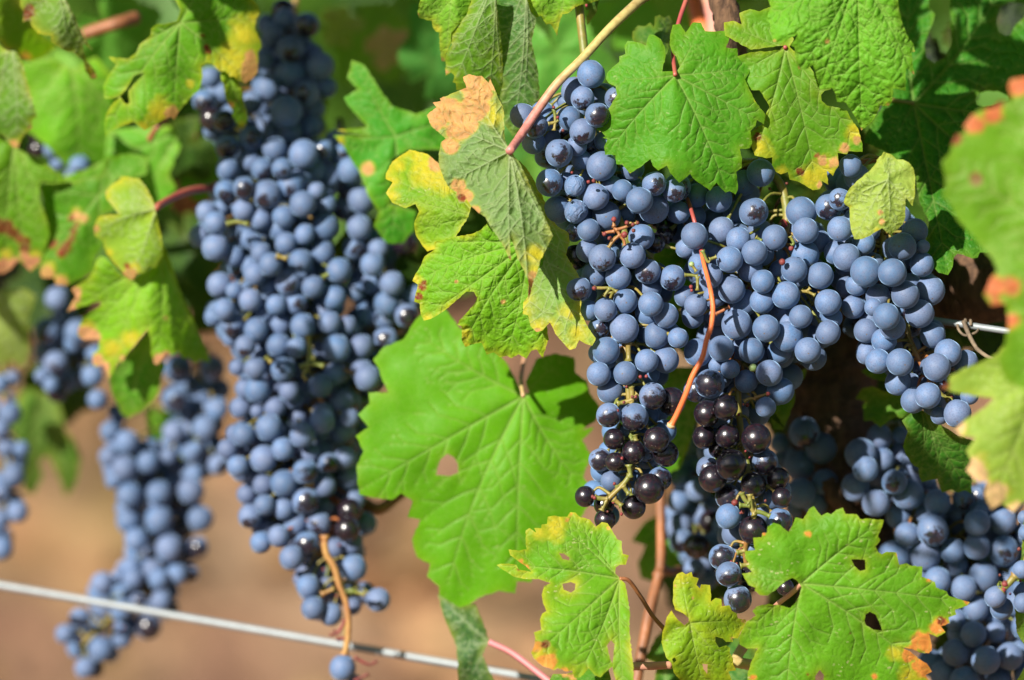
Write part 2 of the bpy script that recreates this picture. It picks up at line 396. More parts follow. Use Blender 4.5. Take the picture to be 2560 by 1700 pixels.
def leaf(label, outline, junction, d0, gx=0.0, gy=0.0, tips=None, holes=(), blobs=(), green=GREEN, margin=0.12,
         cup=0.012, wave=0.004, puff=0.0007, step=7.0, speck=0.3, puck=0.5, under=0, fold=None, petiole=None,
         pr=0.0012, pmat=None, seed=None, yellow=0.0, group=None, name='vine_leaf', marginkind='y', tan=TAN):
    seed = seed if seed is not None else len(LEAVES) * 17 + 3; random.seed(seed)
    poly = P(outline) if isinstance(outline, str) else outline
    j = P(junction)[0] if isinstance(junction, str) else junction
    tips = auto_tips(poly, j) if tips is None else (P(tips) if isinstance(tips, str) else tips)
    hol = [P(h) for h in holes]
    raw = poly; poly = resample(poly, step); hol = [resample(h, step) for h in hol]
    A = np.array(poly); cx, cy = A.mean(0); x0, y0 = A.min(0); x1, y1 = A.max(0); Rm = max(x1 - x0, y1 - y0) / 2
    segs = veins(j, tips)
    gxs = np.arange(x0, x1, step); gys = np.arange(y0, y1, step * .87)
    X, Y = np.meshgrid(gxs, gys); X = X + (np.arange(len(gys)) % 2)[:, None] * step / 2
    rs = np.random.RandomState(seed); X = (X + rs.uniform(-.22, .22, X.shape) * step).ravel(); Y = (Y + rs.uniform(-.22, .22, Y.shape) * step).ravel()
    ed = [(*poly[i], *poly[(i + 1) % len(poly)], 1.0) for i in range(0, len(poly))]
    for h in hol: ed += [(*h[i], *h[(i + 1) % len(h)], 1.0) for i in range(len(h))]
    dv, _ = segdist(X, Y, [s for s in segs if s[4] > 1.6])
    de, _ = segdist(X, Y, ed)
    k = (de > step * .5) & inside(X, Y, poly) & (dv > step * .35)
    for h in hol: k &= ~inside(X, Y, h)
    X, Y = X[k], Y[k]
    vx, vy = [], []
    vst = max(3.5, step * .7)
    for (a, b, c, d, w_) in segs:
        if w_ < 1.5: continue
        L = math.hypot(c - a, d - b); n = max(1, int(L / vst)); nx, ny = -(d - b) / (L + 1e-9), (c - a) / (L + 1e-9)
        for i in range(n):
            t = i / n
            for o in ((0, w_ * 1.1, -w_ * 1.1) if step < 9 else (0,)): vx.append(a + (c - a) * t + nx * o); vy.append(b + (d - b) * t + ny * o)
    vx, vy = np.array(vx), np.array(vy); de2, _ = segdist(vx, vy, ed)
    k = inside(vx, vy, poly) & (de2 > step * .4)
    for h in hol: k &= ~inside(vx, vy, h)
    vx, vy = vx[k], vy[k]
    pts = [Vector(p) for p in poly]; edges = [(i, (i + 1) % len(poly)) for i in range(len(poly))]
    for h in hol:
        o = len(pts); pts += [Vector(p) for p in h]; edges += [(o + i, o + (i + 1) % len(h)) for i in range(len(h))]
    pts += [Vector((a, b)) for a, b in zip(X, Y)] + [Vector((a, b)) for a, b in zip(vx, vy)]
    vs, _, fs, *_ = delaunay_2d_cdt(pts, edges, [], 0, 0.05)
    V = np.array([(v.x, v.y) for v in vs]); Fc = np.array([f for f in fs if len(f) == 3])
    c = V[Fc].mean(1); k = inside(c[:, 0], c[:, 1], poly)
    for h in hol: k &= ~inside(c[:, 0], c[:, 1], h)
    Fc = Fc[k][:, ::-1]
    x, y = V[:, 0], V[:, 1]
    dn, vn = segdist(x, y, segs); dm, _ = segdist(x, y, [s for s in segs if s[4] > 2.4])
    dedge, _ = segdist(x, y, ed)
    rho = np.hypot(x - j[0], y - j[1]) / (2 * Rm)
    ang = np.arctan2(y - j[1], x - j[0])
    sg = 1 if not under else -1
    D = d0 + gx * (x - cx) / 1000 + gy * (y - cy) / 1000 + cup * rho ** 2 * 2
    D = D + wave * 1.3 * rho * np.sin(ang * 5 + seed) + wave * 0.4 * (noise(x / 70, y / 70, seed) - .5) * 2 + wave * .2 * (noise(x / 28, y / 28, seed + 5) - .5) * np.exp(-dedge / 40)
    D = D - sg * puff * (1 - np.exp(-dm / 16)) * 1.6 - sg * puff * .8 * (1 - np.exp(-dn / 7))
    for fo in (fold or ()):
        (fx0, fy0), (fx1, fy1) = P(fo[0]); L = math.hypot(fx1 - fx0, fy1 - fy0)
        s_ = ((x - fx0) * (fy1 - fy0) - (y - fy0) * (fx1 - fx0)) / L
        D = D + np.where(s_ > 0, fo[1], fo[2]) * np.sqrt(s_ ** 2 + 60) / 1000
    # colour of the blade itself: green, yellowing, dead tissue
    n1 = noise(x / 45, y / 45, seed + 1); n2 = noise(x / 14, y / 14, seed + 2); n3 = noise(x / 120, y / 120, seed + 3)
    col = np.array(green)[None, :] * (0.86 + 0.3 * n3)[:, None]
    ym = np.clip(yellow + (n1 - .5) * yellow, 0, 1) + margin * 2.2 * np.exp(-dedge / (4 + 11 * n1)) * (n1 + .2)
    tm = np.zeros(len(x)); rm = np.zeros(len(x))
    for (bx, by, br, kd) in blobs:
        q = np.hypot(x - bx, y - by) / br + (n1 - .5) * .7 + (n2 - .5) * .45
        if kd == 'y': ym = np.maximum(ym, np.clip(1.25 - q, 0, 1) ** .7)
        if kd == 't': tm = np.maximum(tm, np.clip((1.05 - q) * 7, 0, 1)); ym = np.maximum(ym, np.clip(1.35 - q, 0, 1) * 1.6)
        if kd == 'r': rm = np.maximum(rm, np.clip((1.05 - q) * 7, 0, 1)); ym = np.maximum(ym, np.clip(1.3 - q, 0, .8))
    if marginkind == 't':
        q = dedge / (10 + 34 * n1 * n3 * 2); tm = np.maximum(tm, np.clip((1 - q) * 6, 0, 1) * (n3 > .45)); ym = np.maximum(ym, np.clip(1.8 - q, 0, .8) * (n3 > .4))
    ym = np.clip(ym, 0, 1)[:, None]; tm = tm[:, None]; rm = rm[:, None]
    col = col * (1 - ym) + np.array(YEL) * ym
    tanc = np.array(tan) * (0.75 + .45 * n2)[:, None] * (1 - .45 * vn)[:, None]
    col = col * (1 - tm) + tanc * tm
    col = col * (1 - rm) + np.array(RED) * (0.7 + .8 * n2)[:, None] * rm
    kk = (DIST + D) / DIST * S
    W = np.array(CAM)[None] + np.array(FWD)[None] * (DIST + D)[:, None] + np.array(RT)[None] * ((x - 1280) * kk)[:, None] + np.array(UP)[None] * ((850 - y) * kk)[:, None]
    base = at(j[0], j[1], d0)
    me = bpy.data.meshes.new('blade'); me.from_pydata((W).tolist(), [], Fc.tolist()); me.update()
    me.shade_smooth()
    ca = me.color_attributes.new('col', 'FLOAT_COLOR', 'POINT'); ca.data.foreach_set('color', np.concatenate([col, np.ones((len(x), 1))], 1).ravel())
    va = me.attributes.new('vein', 'FLOAT', 'POINT'); va.data.foreach_set('value', np.clip(vn, 0, 1) * (1 - .6 * tm[:, 0]) * min(1, green[1] / .2) * (.35 if step >= 12 else 1))
    pa = me.attributes.new('prm', 'FLOAT_VECTOR', 'POINT'); pa.data.foreach_set('vector', np.tile([speck, puck, float(under)], len(x)))
    uvl = me.uv_layers.new(name='UVMap'); li = np.empty(len(me.loops), np.int32); me.loops.foreach_get('vertex_index', li)
    uvl.data.foreach_set('uv', np.stack([x[li] / 1000 + seed * .37, y[li] / 1000], 1).astype(np.float32).ravel())
    if petiole:
        root = empty(name, base); tag(root, label, 'leaf', group)
        link('blade', me, LEAF, root)
        tb = Tubes(); tb.add([at(*P(q)[0], d_) for q, d_ in petiole], pr * .9, pr, 8, 8, 0, ((1.0, pr * .7),))
        tb.build('petiole', pmat or M_PETP, root)
    else:
        root = link(name, me, LEAF); tag(root, label, 'leaf', group)
    LEAVES.append(root); return root
def B(s):                              # colour blobs: "t40 x,y,r,kind"
    out = []; fr = (0, 0, 1.)
    for t in s.split():
        if t[0] == 't' and ',' not in t: fr = (TX[int(t[1])], TY[int(t[2])], 1 / K); continue
        if t[0] == 'f': fr = (0, 0, 2560 / 2361.0); continue
        v = t.split(','); out.append((fr[0] + float(v[0]) * fr[2], fr[1] + float(v[1]) * fr[2], float(v[2]) * fr[2], v[3]))
    return out
# --- right half, in focus
leaf("flat bright green five lobed leaf lying over the main grapes",
     "t30 930,600 862,602 890,480 885,400 850,330 790,292 755,290 735,330 725,385 690,368 620,350 570,345 545,385 550,455 500,475 500,520 440,570 395,620 387,665 410,700 470,730 480,800 420,900 340,1050 305,1095 350,1110 385,1150 360,1160 400,1172 372,1240 380,1305 468,1308 475,1385 525,1388 590,1462 690,1400 762,1340 785,1400 828,1438 900,1395 930,1460 1005,1542 1060,1500 1098,1465 1120,1500 1160,1536 t31 1200,210 1265,258 1320,190 1350,230 1395,275 1430,262 1480,290 1500,250 1500,200 1485,100 t30 1530,1415 1535,1340 1515,1255 1600,1250 1620,1210 1605,1105 1650,1060 1660,1010 1720,1050 1735,970 1645,850 1600,760 1560,670 1622,570 1560,500 1500,480 1495,410 1400,400 1435,300 1400,260 1270,265 1225,262 1190,190 1120,190 1060,275 1010,200 950,210 930,290 925,380 945,440 985,485 1010,560 985,600",
     "t30 972,635", -0.014, 0.0, -0.05, "t30 390,660 400,1290 1400,1590 1722,1040 1610,575 1200,200", blobs=B("t30 1645,850,12,y 590,1462,14,y"),
     green=(0.083, 0.294, 0.014), margin=0.10, cup=0.02, wave=0.003, step=5.5, speck=0.5, puck=0.55,
     petiole=(("t30 972,635", -0.014), ("t30 955,430", 0.004), ("t30 1000,190", 0.012), ("t30 1085,-60", 0.02)), pmat=M_PETR)
leaf("green leaf with round brown spots between the flat leaf and the puckered leaf",
     "t40 335,385 200,400 60,420 -160,300 -170,190 -90,175 -20,205 -40,110 50,75 130,95 210,60 300,50 420,330 t40 385,395 470,480 600,620 740,750 680,765 650,800 655,850 700,890 790,905 870,935 890,980 960,1080 1000,1215 1000,1280 880,1275 870,1300 790,1290 800,1394 775,1429 750,1484 700,1439 710,1559 655,1524 660,1559 640,1594 580,1604 510,1559 450,1529 385,1514 370,1450 310,1470 270,1450 235,1390 240,1325 190,1335 90,1310 60,1230 60,1110 150,1050 185,960 215,900 180,840 130,760 60,760 -40,700 -120,500 60,440 300,420",
     "t40 350,405", -0.004, 0.0, -0.015, "t40 -150,200 -60,640 90,1300 620,1590 990,1250", blobs=B("t40 470,1445,34,r 110,1155,40,r 100,1070,30,r 660,1350,44,t 760,1370,50,t 840,1250,36,t 615,1310,28,r 950,1180,26,t 560,1500,110,y 700,1450,150,y 120,1250,120,y 320,1455,50,y 930,1100,80,y 650,1560,30,t"),
     green=(0.093, 0.267, 0.012), yellow=0.03, margin=0.2, cup=0.012, wave=0.004, step=6, speck=0.45, puck=0.4,
     petiole=(("t40 350,405", -0.004), ("t40 340,330", 0.006), ("t40 380,200", 0.014)), pmat=M_PETR)
leaf("large strongly puckered light green leaf hanging from the top edge right of centre",
     "t40 190,-60 225,60 185,170 220,195 225,270 245,350 300,360 350,345 455,285 430,340 390,380 430,400 430,480 460,585 520,590 580,545 600,600 620,680 640,755 740,740 770,790 785,860 860,865 920,960 960,1020 990,1100 1070,1040 1130,940 1150,890 1225,895 1250,850 1255,745 1365,765 1365,570 1435,628 1410,440 1440,435 1430,370 1370,290 1330,170 1305,60 1290,-120 1230,-330 1000,-380 940,-260 880,-380 500,-360 260,-220",
     "t40 960,-240", -0.045, 0.02, -0.03, "t40 995,1085 200,180 470,580 1430,430 1420,620 640,740", blobs=B("t40 455,580,16,t 250,348,14,t 1435,620,14,t 1440,430,12,t 985,1095,16,t 1215,880,22,t 700,350,18,t"),
     green=(0.132, 0.363, 0.021), margin=0.08, cup=0.02, wave=0.005, puff=0.0015, step=5, speck=0.15, puck=1.6)
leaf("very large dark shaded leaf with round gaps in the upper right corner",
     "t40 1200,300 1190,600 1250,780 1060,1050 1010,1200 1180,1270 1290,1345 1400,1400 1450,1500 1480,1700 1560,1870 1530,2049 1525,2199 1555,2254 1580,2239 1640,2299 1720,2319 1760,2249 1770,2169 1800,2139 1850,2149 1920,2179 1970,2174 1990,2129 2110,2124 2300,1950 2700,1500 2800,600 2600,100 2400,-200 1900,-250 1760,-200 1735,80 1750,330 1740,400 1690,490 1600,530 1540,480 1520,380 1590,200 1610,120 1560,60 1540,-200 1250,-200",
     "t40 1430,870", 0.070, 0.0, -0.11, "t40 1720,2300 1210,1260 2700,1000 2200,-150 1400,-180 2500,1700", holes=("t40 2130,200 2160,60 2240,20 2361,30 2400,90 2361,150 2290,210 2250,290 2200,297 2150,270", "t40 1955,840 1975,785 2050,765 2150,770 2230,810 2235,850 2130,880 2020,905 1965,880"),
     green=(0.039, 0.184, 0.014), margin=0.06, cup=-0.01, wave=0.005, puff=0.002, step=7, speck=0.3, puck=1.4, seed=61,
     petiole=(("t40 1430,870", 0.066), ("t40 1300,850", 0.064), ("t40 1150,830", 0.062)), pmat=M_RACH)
leaf("small pale leaf showing its underside over the right bunch of blue grapes",
     "t41 1180,-70 1060,90 960,170 900,230 860,290 840,350 850,375 890,400 890,500 905,600 930,668 990,668 1060,640 1120,600 1165,575 1200,605 1235,628 1290,590 1340,540 1360,480 1360,350 1370,320 1420,390 1440,300 1445,150 1430,70 1390,20 1340,-5 1290,-5 1245,-45",
     "t41 1215,165", -0.026, -0.03, -0.02, "t41 935,650 1230,610 1420,370 860,350 1230,-30", blobs=B("t41 1165,520,24,t 1145,440,22,t 1120,590,22,y 890,390,20,y"),
     green=(0.338, 0.440, 0.083), margin=0.16, cup=0.006, wave=0.004, puff=0.0018, step=5, speck=0.5, puck=1.0, under=1)
leaf("blurred foreground leaf with red orange teeth at the right border",
     "f 2400,165 2361,178 2330,182 2325,200 2332,235 2305,232 2290,250 2262,252 2240,265 2222,290 2228,305 2205,310 2195,330 2190,355 2172,372 2180,430 2172,450 2190,470 2210,510 2240,540 2262,570 2290,600 2300,625 2285,640 2268,680 2285,705 2320,700 2325,740 2318,790 2300,830 2320,880 2370,900 2500,880 2560,500 2520,180",
     "f 2470,560", -0.18, -0.03, 0.0, blobs=B("f 2335,200,24,t 2290,262,24,t 2245,285,22,t 2205,318,16,r 2300,235,14,r 2285,660,26,t 2300,710,24,t 2330,740,22,t 2250,415,12,r 2330,660,22,t 2360,190,22,t"), tan=ORA, green=(0.132, 0.294, 0.015), margin=0.06, cup=0.0, step=9, puck=0.3, seed=11)
leaf("blurred yellow green leaf with pink edge at the right border",
     "f 2400,790 2310,800 2300,815 2260,835 2220,850 2190,868 2185,885 2168,893 2200,905 2240,912 2290,918 2270,940 2225,968 2203,988 2215,1005 2250,1008 2228,1040 2240,1062 2228,1085 2255,1112 2275,1110 2270,1140 2285,1175 2310,1160 2335,1182 2370,1150 2500,1100 2520,850",
     "f 2420,850", -0.13, -0.03, 0.0, blobs=B("f 2205,990,22,t 2245,1085,34,t 2255,1120,29,t 2285,1165,26,t 2335,1175,20,t 2172,893,10,t 2170,890,17,r 2300,1140,26,t"), tan=(0.80, 0.50, 0.26), green=(0.24, 0.37, 0.05), yellow=0.06, margin=0.12, cup=0.0, step=9, puck=0.25, seed=12)
leaf("large speckled green leaf with orange burnt tips covering the lower black grapes",
     "t33 2000,715 1960,690 1900,720 1820,790 1750,840 1685,835 1640,795 1650,775 1590,750 1535,655 1620,640 1570,590 1600,575 1560,520 1560,465 1645,455 1635,420 1630,350 1700,350 1705,310 1745,310 1750,260 1800,225 1850,240 1930,305 1960,250 1985,180 2050,195 2100,110 2140,85 2180,140 2205,165 2255,140 2285,155 t43 780,115 835,100 855,150 950,155 980,195 1050,190 1180,200 1165,260 1130,340 1150,370 1110,430 1130,470 1160,490 1200,470 1285,475 1300,540 1310,580 1370,565 1400,585 1505,595 1500,680 1560,700 1610,725 1620,770 1710,805 1725,840 1820,870 1905,895 1880,925 1780,960 1790,1000 1725,1025 1735,1070 1660,1100 1700,1150 1630,1190 1560,1160 1580,1240 1585,1300 1560,1325 1480,1320 1420,1290 1350,1280 1300,1265 1400,1310 1470,1370 1540,1410 1585,1480 1530,1510 1560,1560 1500,1700 900,1800 100,1700 30,1560 30,1500 60,1400 115,1285 20,1285 -40,1250 -40,1180 0,1100 20,1060 100,1010 70,970 110,930 210,910 300,920 390,945 440,890 470,830 485,770",
     "t43 485,738", -0.03, 0.0, 0.02, "t43 1180,205 1900,895 1560,1500 350,1750 -30,1200 20,655", holes=("t43 905,535 1020,538 1024,622 980,632 930,590", "t43 1025,1000 1060,975 1110,1000 1140,1060 1165,1135 1090,1125 1030,1090 1015,1050", "t43 640,1465 675,1510 660,1600 600,1600 600,1520"),
     blobs=B("t43 1650,1090,80,t 1500,1230,90,t 1560,1290,60,t 1400,1340,95,t 1480,1430,100,t 1560,1480,60,t 1660,1050,40,r 1880,890,28,t 1100,1520,30,t 540,320,32,t 540,1505,16,r 1290,1330,90,y 1400,1500,120,y 80,1530,30,t 170,315,20,t 1285,490,16,t 1560,710,18,t"),
     tan=(0.74, 0.27, 0.06), green=(0.122, 0.337, 0.014), margin=0.16, cup=0.012, wave=0.005, step=5.5, speck=1.0, puck=0.45,
     petiole=(("t43 485,738", -0.028), ("t43 400,820", -0.018), ("t43 280,915", 0.0), ("t43 100,1100", 0.03)), pr=0.0014)
leaf("small narrow yellow green leaf at the bottom edge left of the large speckled leaf",
     "t33 1085,1062 1085,1030 1040,990 970,960 950,890 955,830 955,730 985,660 1030,640 1060,660 1110,640 1120,680 1170,695 1150,750 1180,780 1190,745 1265,750 1275,850 1270,890 1310,860 1360,870 1365,930 1430,920 1450,970 1490,990 1500,1030 1570,1045 1550,1110 1520,1150 1500,1200 1450,1200 1460,1230 1400,1230 1370,1200 1310,1185 1310,1230 1340,1280 1400,1260 1435,1280 1430,1320 1460,1370 1460,1420 1485,1470 1420,1480 1450,1552 1430,1650 1200,1700 1020,1560 960,1490 940,1410 900,1370 870,1290 855,1230 865,1140 885,1090 900,1020 940,965 1000,1050 1050,1090",
     "t33 1098,1072", -0.012, 0.03, 0.01, "t33 1020,650 1560,1060 1470,1460 1230,1680 870,1250", holes=("t33 945,1375 965,1360 982,1385 960,1408", "t33 1200,1415 1245,1420 1240,1500 1210,1460"),
     blobs=B("t33 1120,860,16,t 970,760,14,t 1550,1050,20,t 1455,1210,18,t 1020,680,90,y"), green=(0.166, 0.384, 0.012), yellow=0.16, margin=0.3, cup=0.02, step=5, speck=0.9, puck=0.5)
leaf("creased green leaf with torn upper lobe at the bottom centre left of the orange cane",
     "t23 1850,690 1815,650 1820,600 1850,580 1905,580 1930,500 1880,488 1870,440 1870,380 1830,365 1790,290 1750,230 1700,220 1650,260 1600,200 1560,185 1520,180 1480,140 1435,135 1410,175 1350,175 1300,165 1245,175 1240,235 1195,240 1190,270 1130,270 1150,310 1090,270 1060,290 1060,400 1070,450 1000,460 915,450 930,500 1000,550 1060,590 1110,640 1060,630 1000,620 980,580 920,570 850,570 815,582 880,630 960,680 1050,700 1170,700 1270,735 1215,760 1195,830 1205,900 1235,970 1200,990 1180,1040 1190,1130 1130,1150 1140,1200 1130,1270 1105,1320 1130,1370 1200,1430 1300,1470 1330,1450 1400,1480 1450,1470 1470,1530 1520,1530 1590,1450 1640,1510 1690,1530 1750,1470 1790,1440 1820,1552 1850,1700 1980,1700 1965,1400 1935,1150 1940,990 1920,850 1900,740",
     "t23 1852,697", -0.016, 0.02, 0.0, "t23 820,582 1240,180 1440,140 1130,1340 1500,1520 1900,1690", holes=("t23 1370,740 1440,725 1480,740 1475,790 1440,815 1380,790", "t23 1780,1215 1810,1250 1800,1350 1790,1420 1760,1330 1745,1260", "t23 1340,480 1380,485 1430,520 1425,542 1370,530"),
     blobs=B("t23 1225,1250,42,r 1160,1270,60,t 1240,1400,80,t 1180,1330,110,y 1390,1490,50,t 1060,600,34,t 1020,555,26,t 1440,150,18,t 1410,200,18,t 1760,270,24,t 1000,620,14,r 1300,250,120,y 1180,300,90,y"),
     tan=(0.78, 0.33, 0.07), green=(0.122, 0.352, 0.014), yellow=0.04, margin=0.28, cup=0.01, wave=0.004, step=5, speck=0.9, puck=0.4, fold=(("t23 1852,697 820,600", -0.10, 0.04),),
     petiole=(("t23 1852,697", -0.014), ("t23 1930,715", -0.012), ("t23 2030,850", -0.004), ("t23 2130,1010", 0.006), ("t23 2232,1125", 0.012)), pmat=M_CANE, pr=0.0011)
leaf("dark green lobe under the creased bottom centre leaf touching the bottom edge",
     "t23 1260,1552 1290,1500 1400,1500 1590,1450 1760,1450 1780,1560 1700,1700 1260,1700", "t23 1500,1750", 0.012, tips=None, green=(0.055, 0.194, 0.016), step=8,
     blobs=B("t23 1390,1495,30,t 1450,1530,30,t"))
leaf("veined green leaf with yellow border and round gap left of the main bunch",
     "t21 290,690 450,650 600,625 680,590 730,540 740,510 900,520 1250,700 1330,900 1300,1300 t22 1235,-40 1255,100 1245,110 1205,255 1150,180 1110,190 1065,260 1000,220 940,255 900,235 840,245 790,205 730,225 690,125 640,130 550,160 520,100 520,0 t21 515,1400 485,1390 500,1350 560,1290 630,1210 650,1160 620,1110 560,1110 480,1180 400,1250 260,1340 200,1355 175,1300 165,1210 120,1195 130,1130 150,1050 105,1020 130,960 175,890 190,850 210,810 300,745",
     "t21 1090,700", 0.004, 0.02, 0.0, "t21 130,1020 210,1330 530,1560 900,1650 1230,1650 300,700",
     blobs=B("t21 190,1070,44,r 160,1150,40,r 200,1040,26,r 475,1025,12,t 870,1195,16,t 240,1330,50,y 130,1020,60,y 420,1270,60,y 540,1480,70,y 560,1560,40,y 200,800,30,y"),
     green=(0.151, 0.384, 0.014), yellow=0.02, margin=0.3, cup=0.012, wave=0.003, puff=0.0010, step=5, speck=0.45, puck=1.3, seed=5)
leaf("pale hanging leaf with yellow tip behind the orange tipped folded leaf",
     "t21 1000,0 1060,60 1120,150 1200,300 1270,480 1330,560 1420,610 1430,700 1400,800 1480,930 1520,1000 1500,1100 1530,1200 1520,1280 1560,1360 1590,1420 1650,1500 t22 1645,110 1620,150 1560,130 1510,100 1480,170 1430,185 1370,120 1310,50 1285,-10 t21 1265,1370 1200,1440 1150,1450 1100,1400 1080,1310 1035,1300 1040,1200 1080,1150 1085,1020 1000,700 950,300",
     "t20 925,1270", 0.004, -0.02, -0.03, "t22 1440,170 t22 1600,140 t21 1150,1440 t21 1500,1000", blobs=B("t21 1160,1420,80,y 1150,1445,30,t 1060,1260,50,y 1500,1450,110,y 1430,1300,90,y t22 1440,170,50,y"),
     green=(0.172, 0.330, 0.068), yellow=0.1, margin=0.4, cup=0.0, step=5, speck=0.4, puck=1.2, under=1, seed=31)
leaf("folded leaf with dead tan top and orange tip on a long pink stalk at centre",
     "t20 925,1270 885,1180 880,1050 870,900 830,830 790,730 760,665 745,700 690,640 640,640 580,625 530,650 560,740 480,770 335,830 345,850 275,865 310,905 225,970 260,1060 330,1120 385,1170 345,1200 335,1260 325,1300 330,1400 t21 345,90 370,160 420,240 480,270 465,300 500,370 540,360 560,330 600,390 660,445 720,480 760,560 830,660 880,740 920,830 938,848 930,760 925,690 940,650 990,830 1040,920 1075,1000 1085,1050 1080,1170 1100,1130 1120,1040 1160,950 1180,850 1230,760 1290,640 1230,500 1130,290 1060,130 1000,10",
     "t20 925,1275", -0.03, -0.03, -0.05, "t20 560,640 250,980 t21 930,835 1085,1150 400,200 1290,640",
     blobs=B("t20 560,700,110,t 400,950,150,t 480,1050,110,t 340,1000,120,t 620,900,110,t 700,780,90,t 760,720,60,t 600,1060,60,t 420,1230,60,t 620,760,120,t 740,900,80,y 800,1000,90,y t21 500,220,60,t 560,290,50,t 640,430,40,t 520,320,30,r 930,830,24,t 1130,800,90,y 1120,920,60,y 1110,970,40,t 1090,1040,44,r 1085,1120,40,r"),
     green=(0.156, 0.267, 0.096), yellow=0.05, margin=0.2, cup=0.0, wave=0.005, puff=0.002, step=4.5, speck=0.3, puck=1.1, under=1,
     fold=(("t20 925,1275 t21 870,1500", 0.04, 0.02),), seed=21,
     petiole=(("t20 925,1275", -0.030), ("t20 1020,1140", -0.012), ("t20 1160,930", -0.006), ("t20 1330,700", -0.003), ("t20 1550,480", 0.0), ("t20 1780,230", 0.006), ("t20 2090,-60", 0.02)), pr=0.0024, pmat=M_GRAD)
leaf("broad hanging leaf underside with strong midrib at the top left of the long pink stalk",
     "t20 600,-60 600,10 560,130 490,210 430,280 425,355 440,375 385,470 385,640 430,610 460,640 445,695 470,700 475,760 540,750 600,780 840,800 870,700 862,430 825,100 800,-100",
     "t20 800,-200", 0.012, -0.03, 0.0, "t20 750,790 400,480 460,690 860,700", green=(0.098, 0.267, 0.018), yellow=0.05, margin=0.2, step=6, puck=0.6, under=1, seed=33, blobs=B("t20 390,600,20,t 745,660,12,r"))
leaf("darker hanging leaf underside beside the broad one at the top centre",
     "t20 800,-60 830,200 850,420 870,700 840,820 870,900 880,1050 950,1150 1000,1120 1100,1000 1160,900 1180,850 1165,600 1130,450 1110,350 1150,150 1100,100 1060,-60",
     "t20 1065,-120", 0.022, -0.02, 0.0, "t20 1040,900 860,400 1150,500 950,1140", green=(0.078, 0.194, 0.040), margin=0.1, step=6, puck=0.9, under=1, speck=0.3, seed=34)
leaf("small rounded light green leaf lobe hanging at the top edge left of the hanging leaves",
     "t20 148,100 160,150 270,178 275,230 300,265 330,275 335,400 350,515 385,520 385,470 430,370 430,280 560,130 600,0 600,-80 200,-80 160,30",
     "t20 450,-120", 0.018, green=(0.166, 0.384, 0.030), step=6, puck=1.0, margin=0.2, seed=35, blobs=B("t20 150,130,14,t 360,500,24,t 310,240,40,y"))
leaf("light green pointed leaf hanging from the top edge above the long pink stalk",
     "t20 1050,-80 1070,0 1110,130 1145,150 1190,130 1230,205 1270,200 1300,250 1325,300 1340,200 1370,120 1420,110 1480,60 1530,40 1620,20 1680,0 1690,-80",
     "t20 1400,-180", 0.02, green=(0.185, 0.427, 0.030), step=6, margin=0.35, puck=0.8, blobs=B("t20 1325,290,14,t 1480,90,40,y"), seed=36)
leaf("tiny dark leaf strip dangling at the top edge beside the long pink stalk",
     "t20 1560,-60 1565,90 1600,80 1568,150 1575,215 1610,170 1660,100 1680,0 1680,-60", "t20 1620,-80", 0.03, green=(0.060, 0.170, 0.030), step=7, seed=37)
leaf("yellowing leaf end with orange upper edge left of the dead tan folded leaf",
     "f 890,400 905,372 945,345 985,355 1015,378 1045,420 1075,445 1087,475 1080,500 1050,548 1010,572 985,580 970,560 958,540 955,515 966,488 958,470 935,480 905,468 890,445 905,420 889,412",
     "f 1100,500", 0.014, 0.0, 0.0, "f 892,405 895,445 960,530 1000,575 945,348", blobs=B("f 985,385,46,y 1010,410,40,y 1005,375,22,t 915,380,24,y 900,450,20,y 965,360,26,y 1030,430,24,y"), green=(0.141, 0.352, 0.015), yellow=0.1, margin=0.5, step=6, puck=0.9, speck=0.7, seed=38)
leaf("dim green leaf showing between the two halves of the main grape mass",
     "t31 1120,260 1300,280 1400,480 1620,520 1500,900 1450,1100 900,1300 760,1000 820,650 1000,540",
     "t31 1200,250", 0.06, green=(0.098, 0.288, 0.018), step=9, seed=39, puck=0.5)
leaf("green leaf in half shade behind the cut end of the orange stalk",
     "t32 550,430 700,330 1120,330 1200,600 1150,760 1120,900 1020,1180 850,1250 560,1250 450,1100 480,880 580,700",
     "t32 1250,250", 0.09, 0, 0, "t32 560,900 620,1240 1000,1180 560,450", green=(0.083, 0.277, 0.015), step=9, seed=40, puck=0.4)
leaf("big soft focus leaf with wedge shaped hole filling the middle of the picture",
     "f 1010,690 960,735 930,782 885,800 860,830 872,848 880,872 895,905 850,905 852,930 825,955 850,985 820,1005 838,1040 822,1075 828,1140 865,1148 905,1152 925,1137 952,1155 940,1192 970,1198 950,1245 962,1285 992,1300 985,1330 1012,1352 1018,1398 1060,1412 1085,1392 1105,1378 1150,1362 1188,1368 1192,1340 1225,1342 1240,1290 1330,1210 1372,1140 1345,1100 1362,1050 1342,1015 1370,985 t22 1530,860 1650,780 1680,660 1600,550 1580,450 1480,380 1470,250 1310,215 1150,260 1060,450 1090,545 1030,560 990,470 940,370 800,150 500,0",
     "t22 1040,575", 0.082, 0.02, -0.02, "f 830,1130 1020,1395 1340,1120 t22 1400,240 100,0 f 1190,1360", holes=("t22 400,1060 455,1090 490,1150 490,1220 420,1250 300,1240 340,1110",),
     green=(0.110, 0.33, 0.007), margin=0.06, cup=0.02, step=8, puck=0.08, puff=0.0005, speck=0.35, seed=41,
     petiole=(("t22 1040,575", 0.070), ("t22 1020,420", 0.085), ("t22 1060,200", 0.11)))
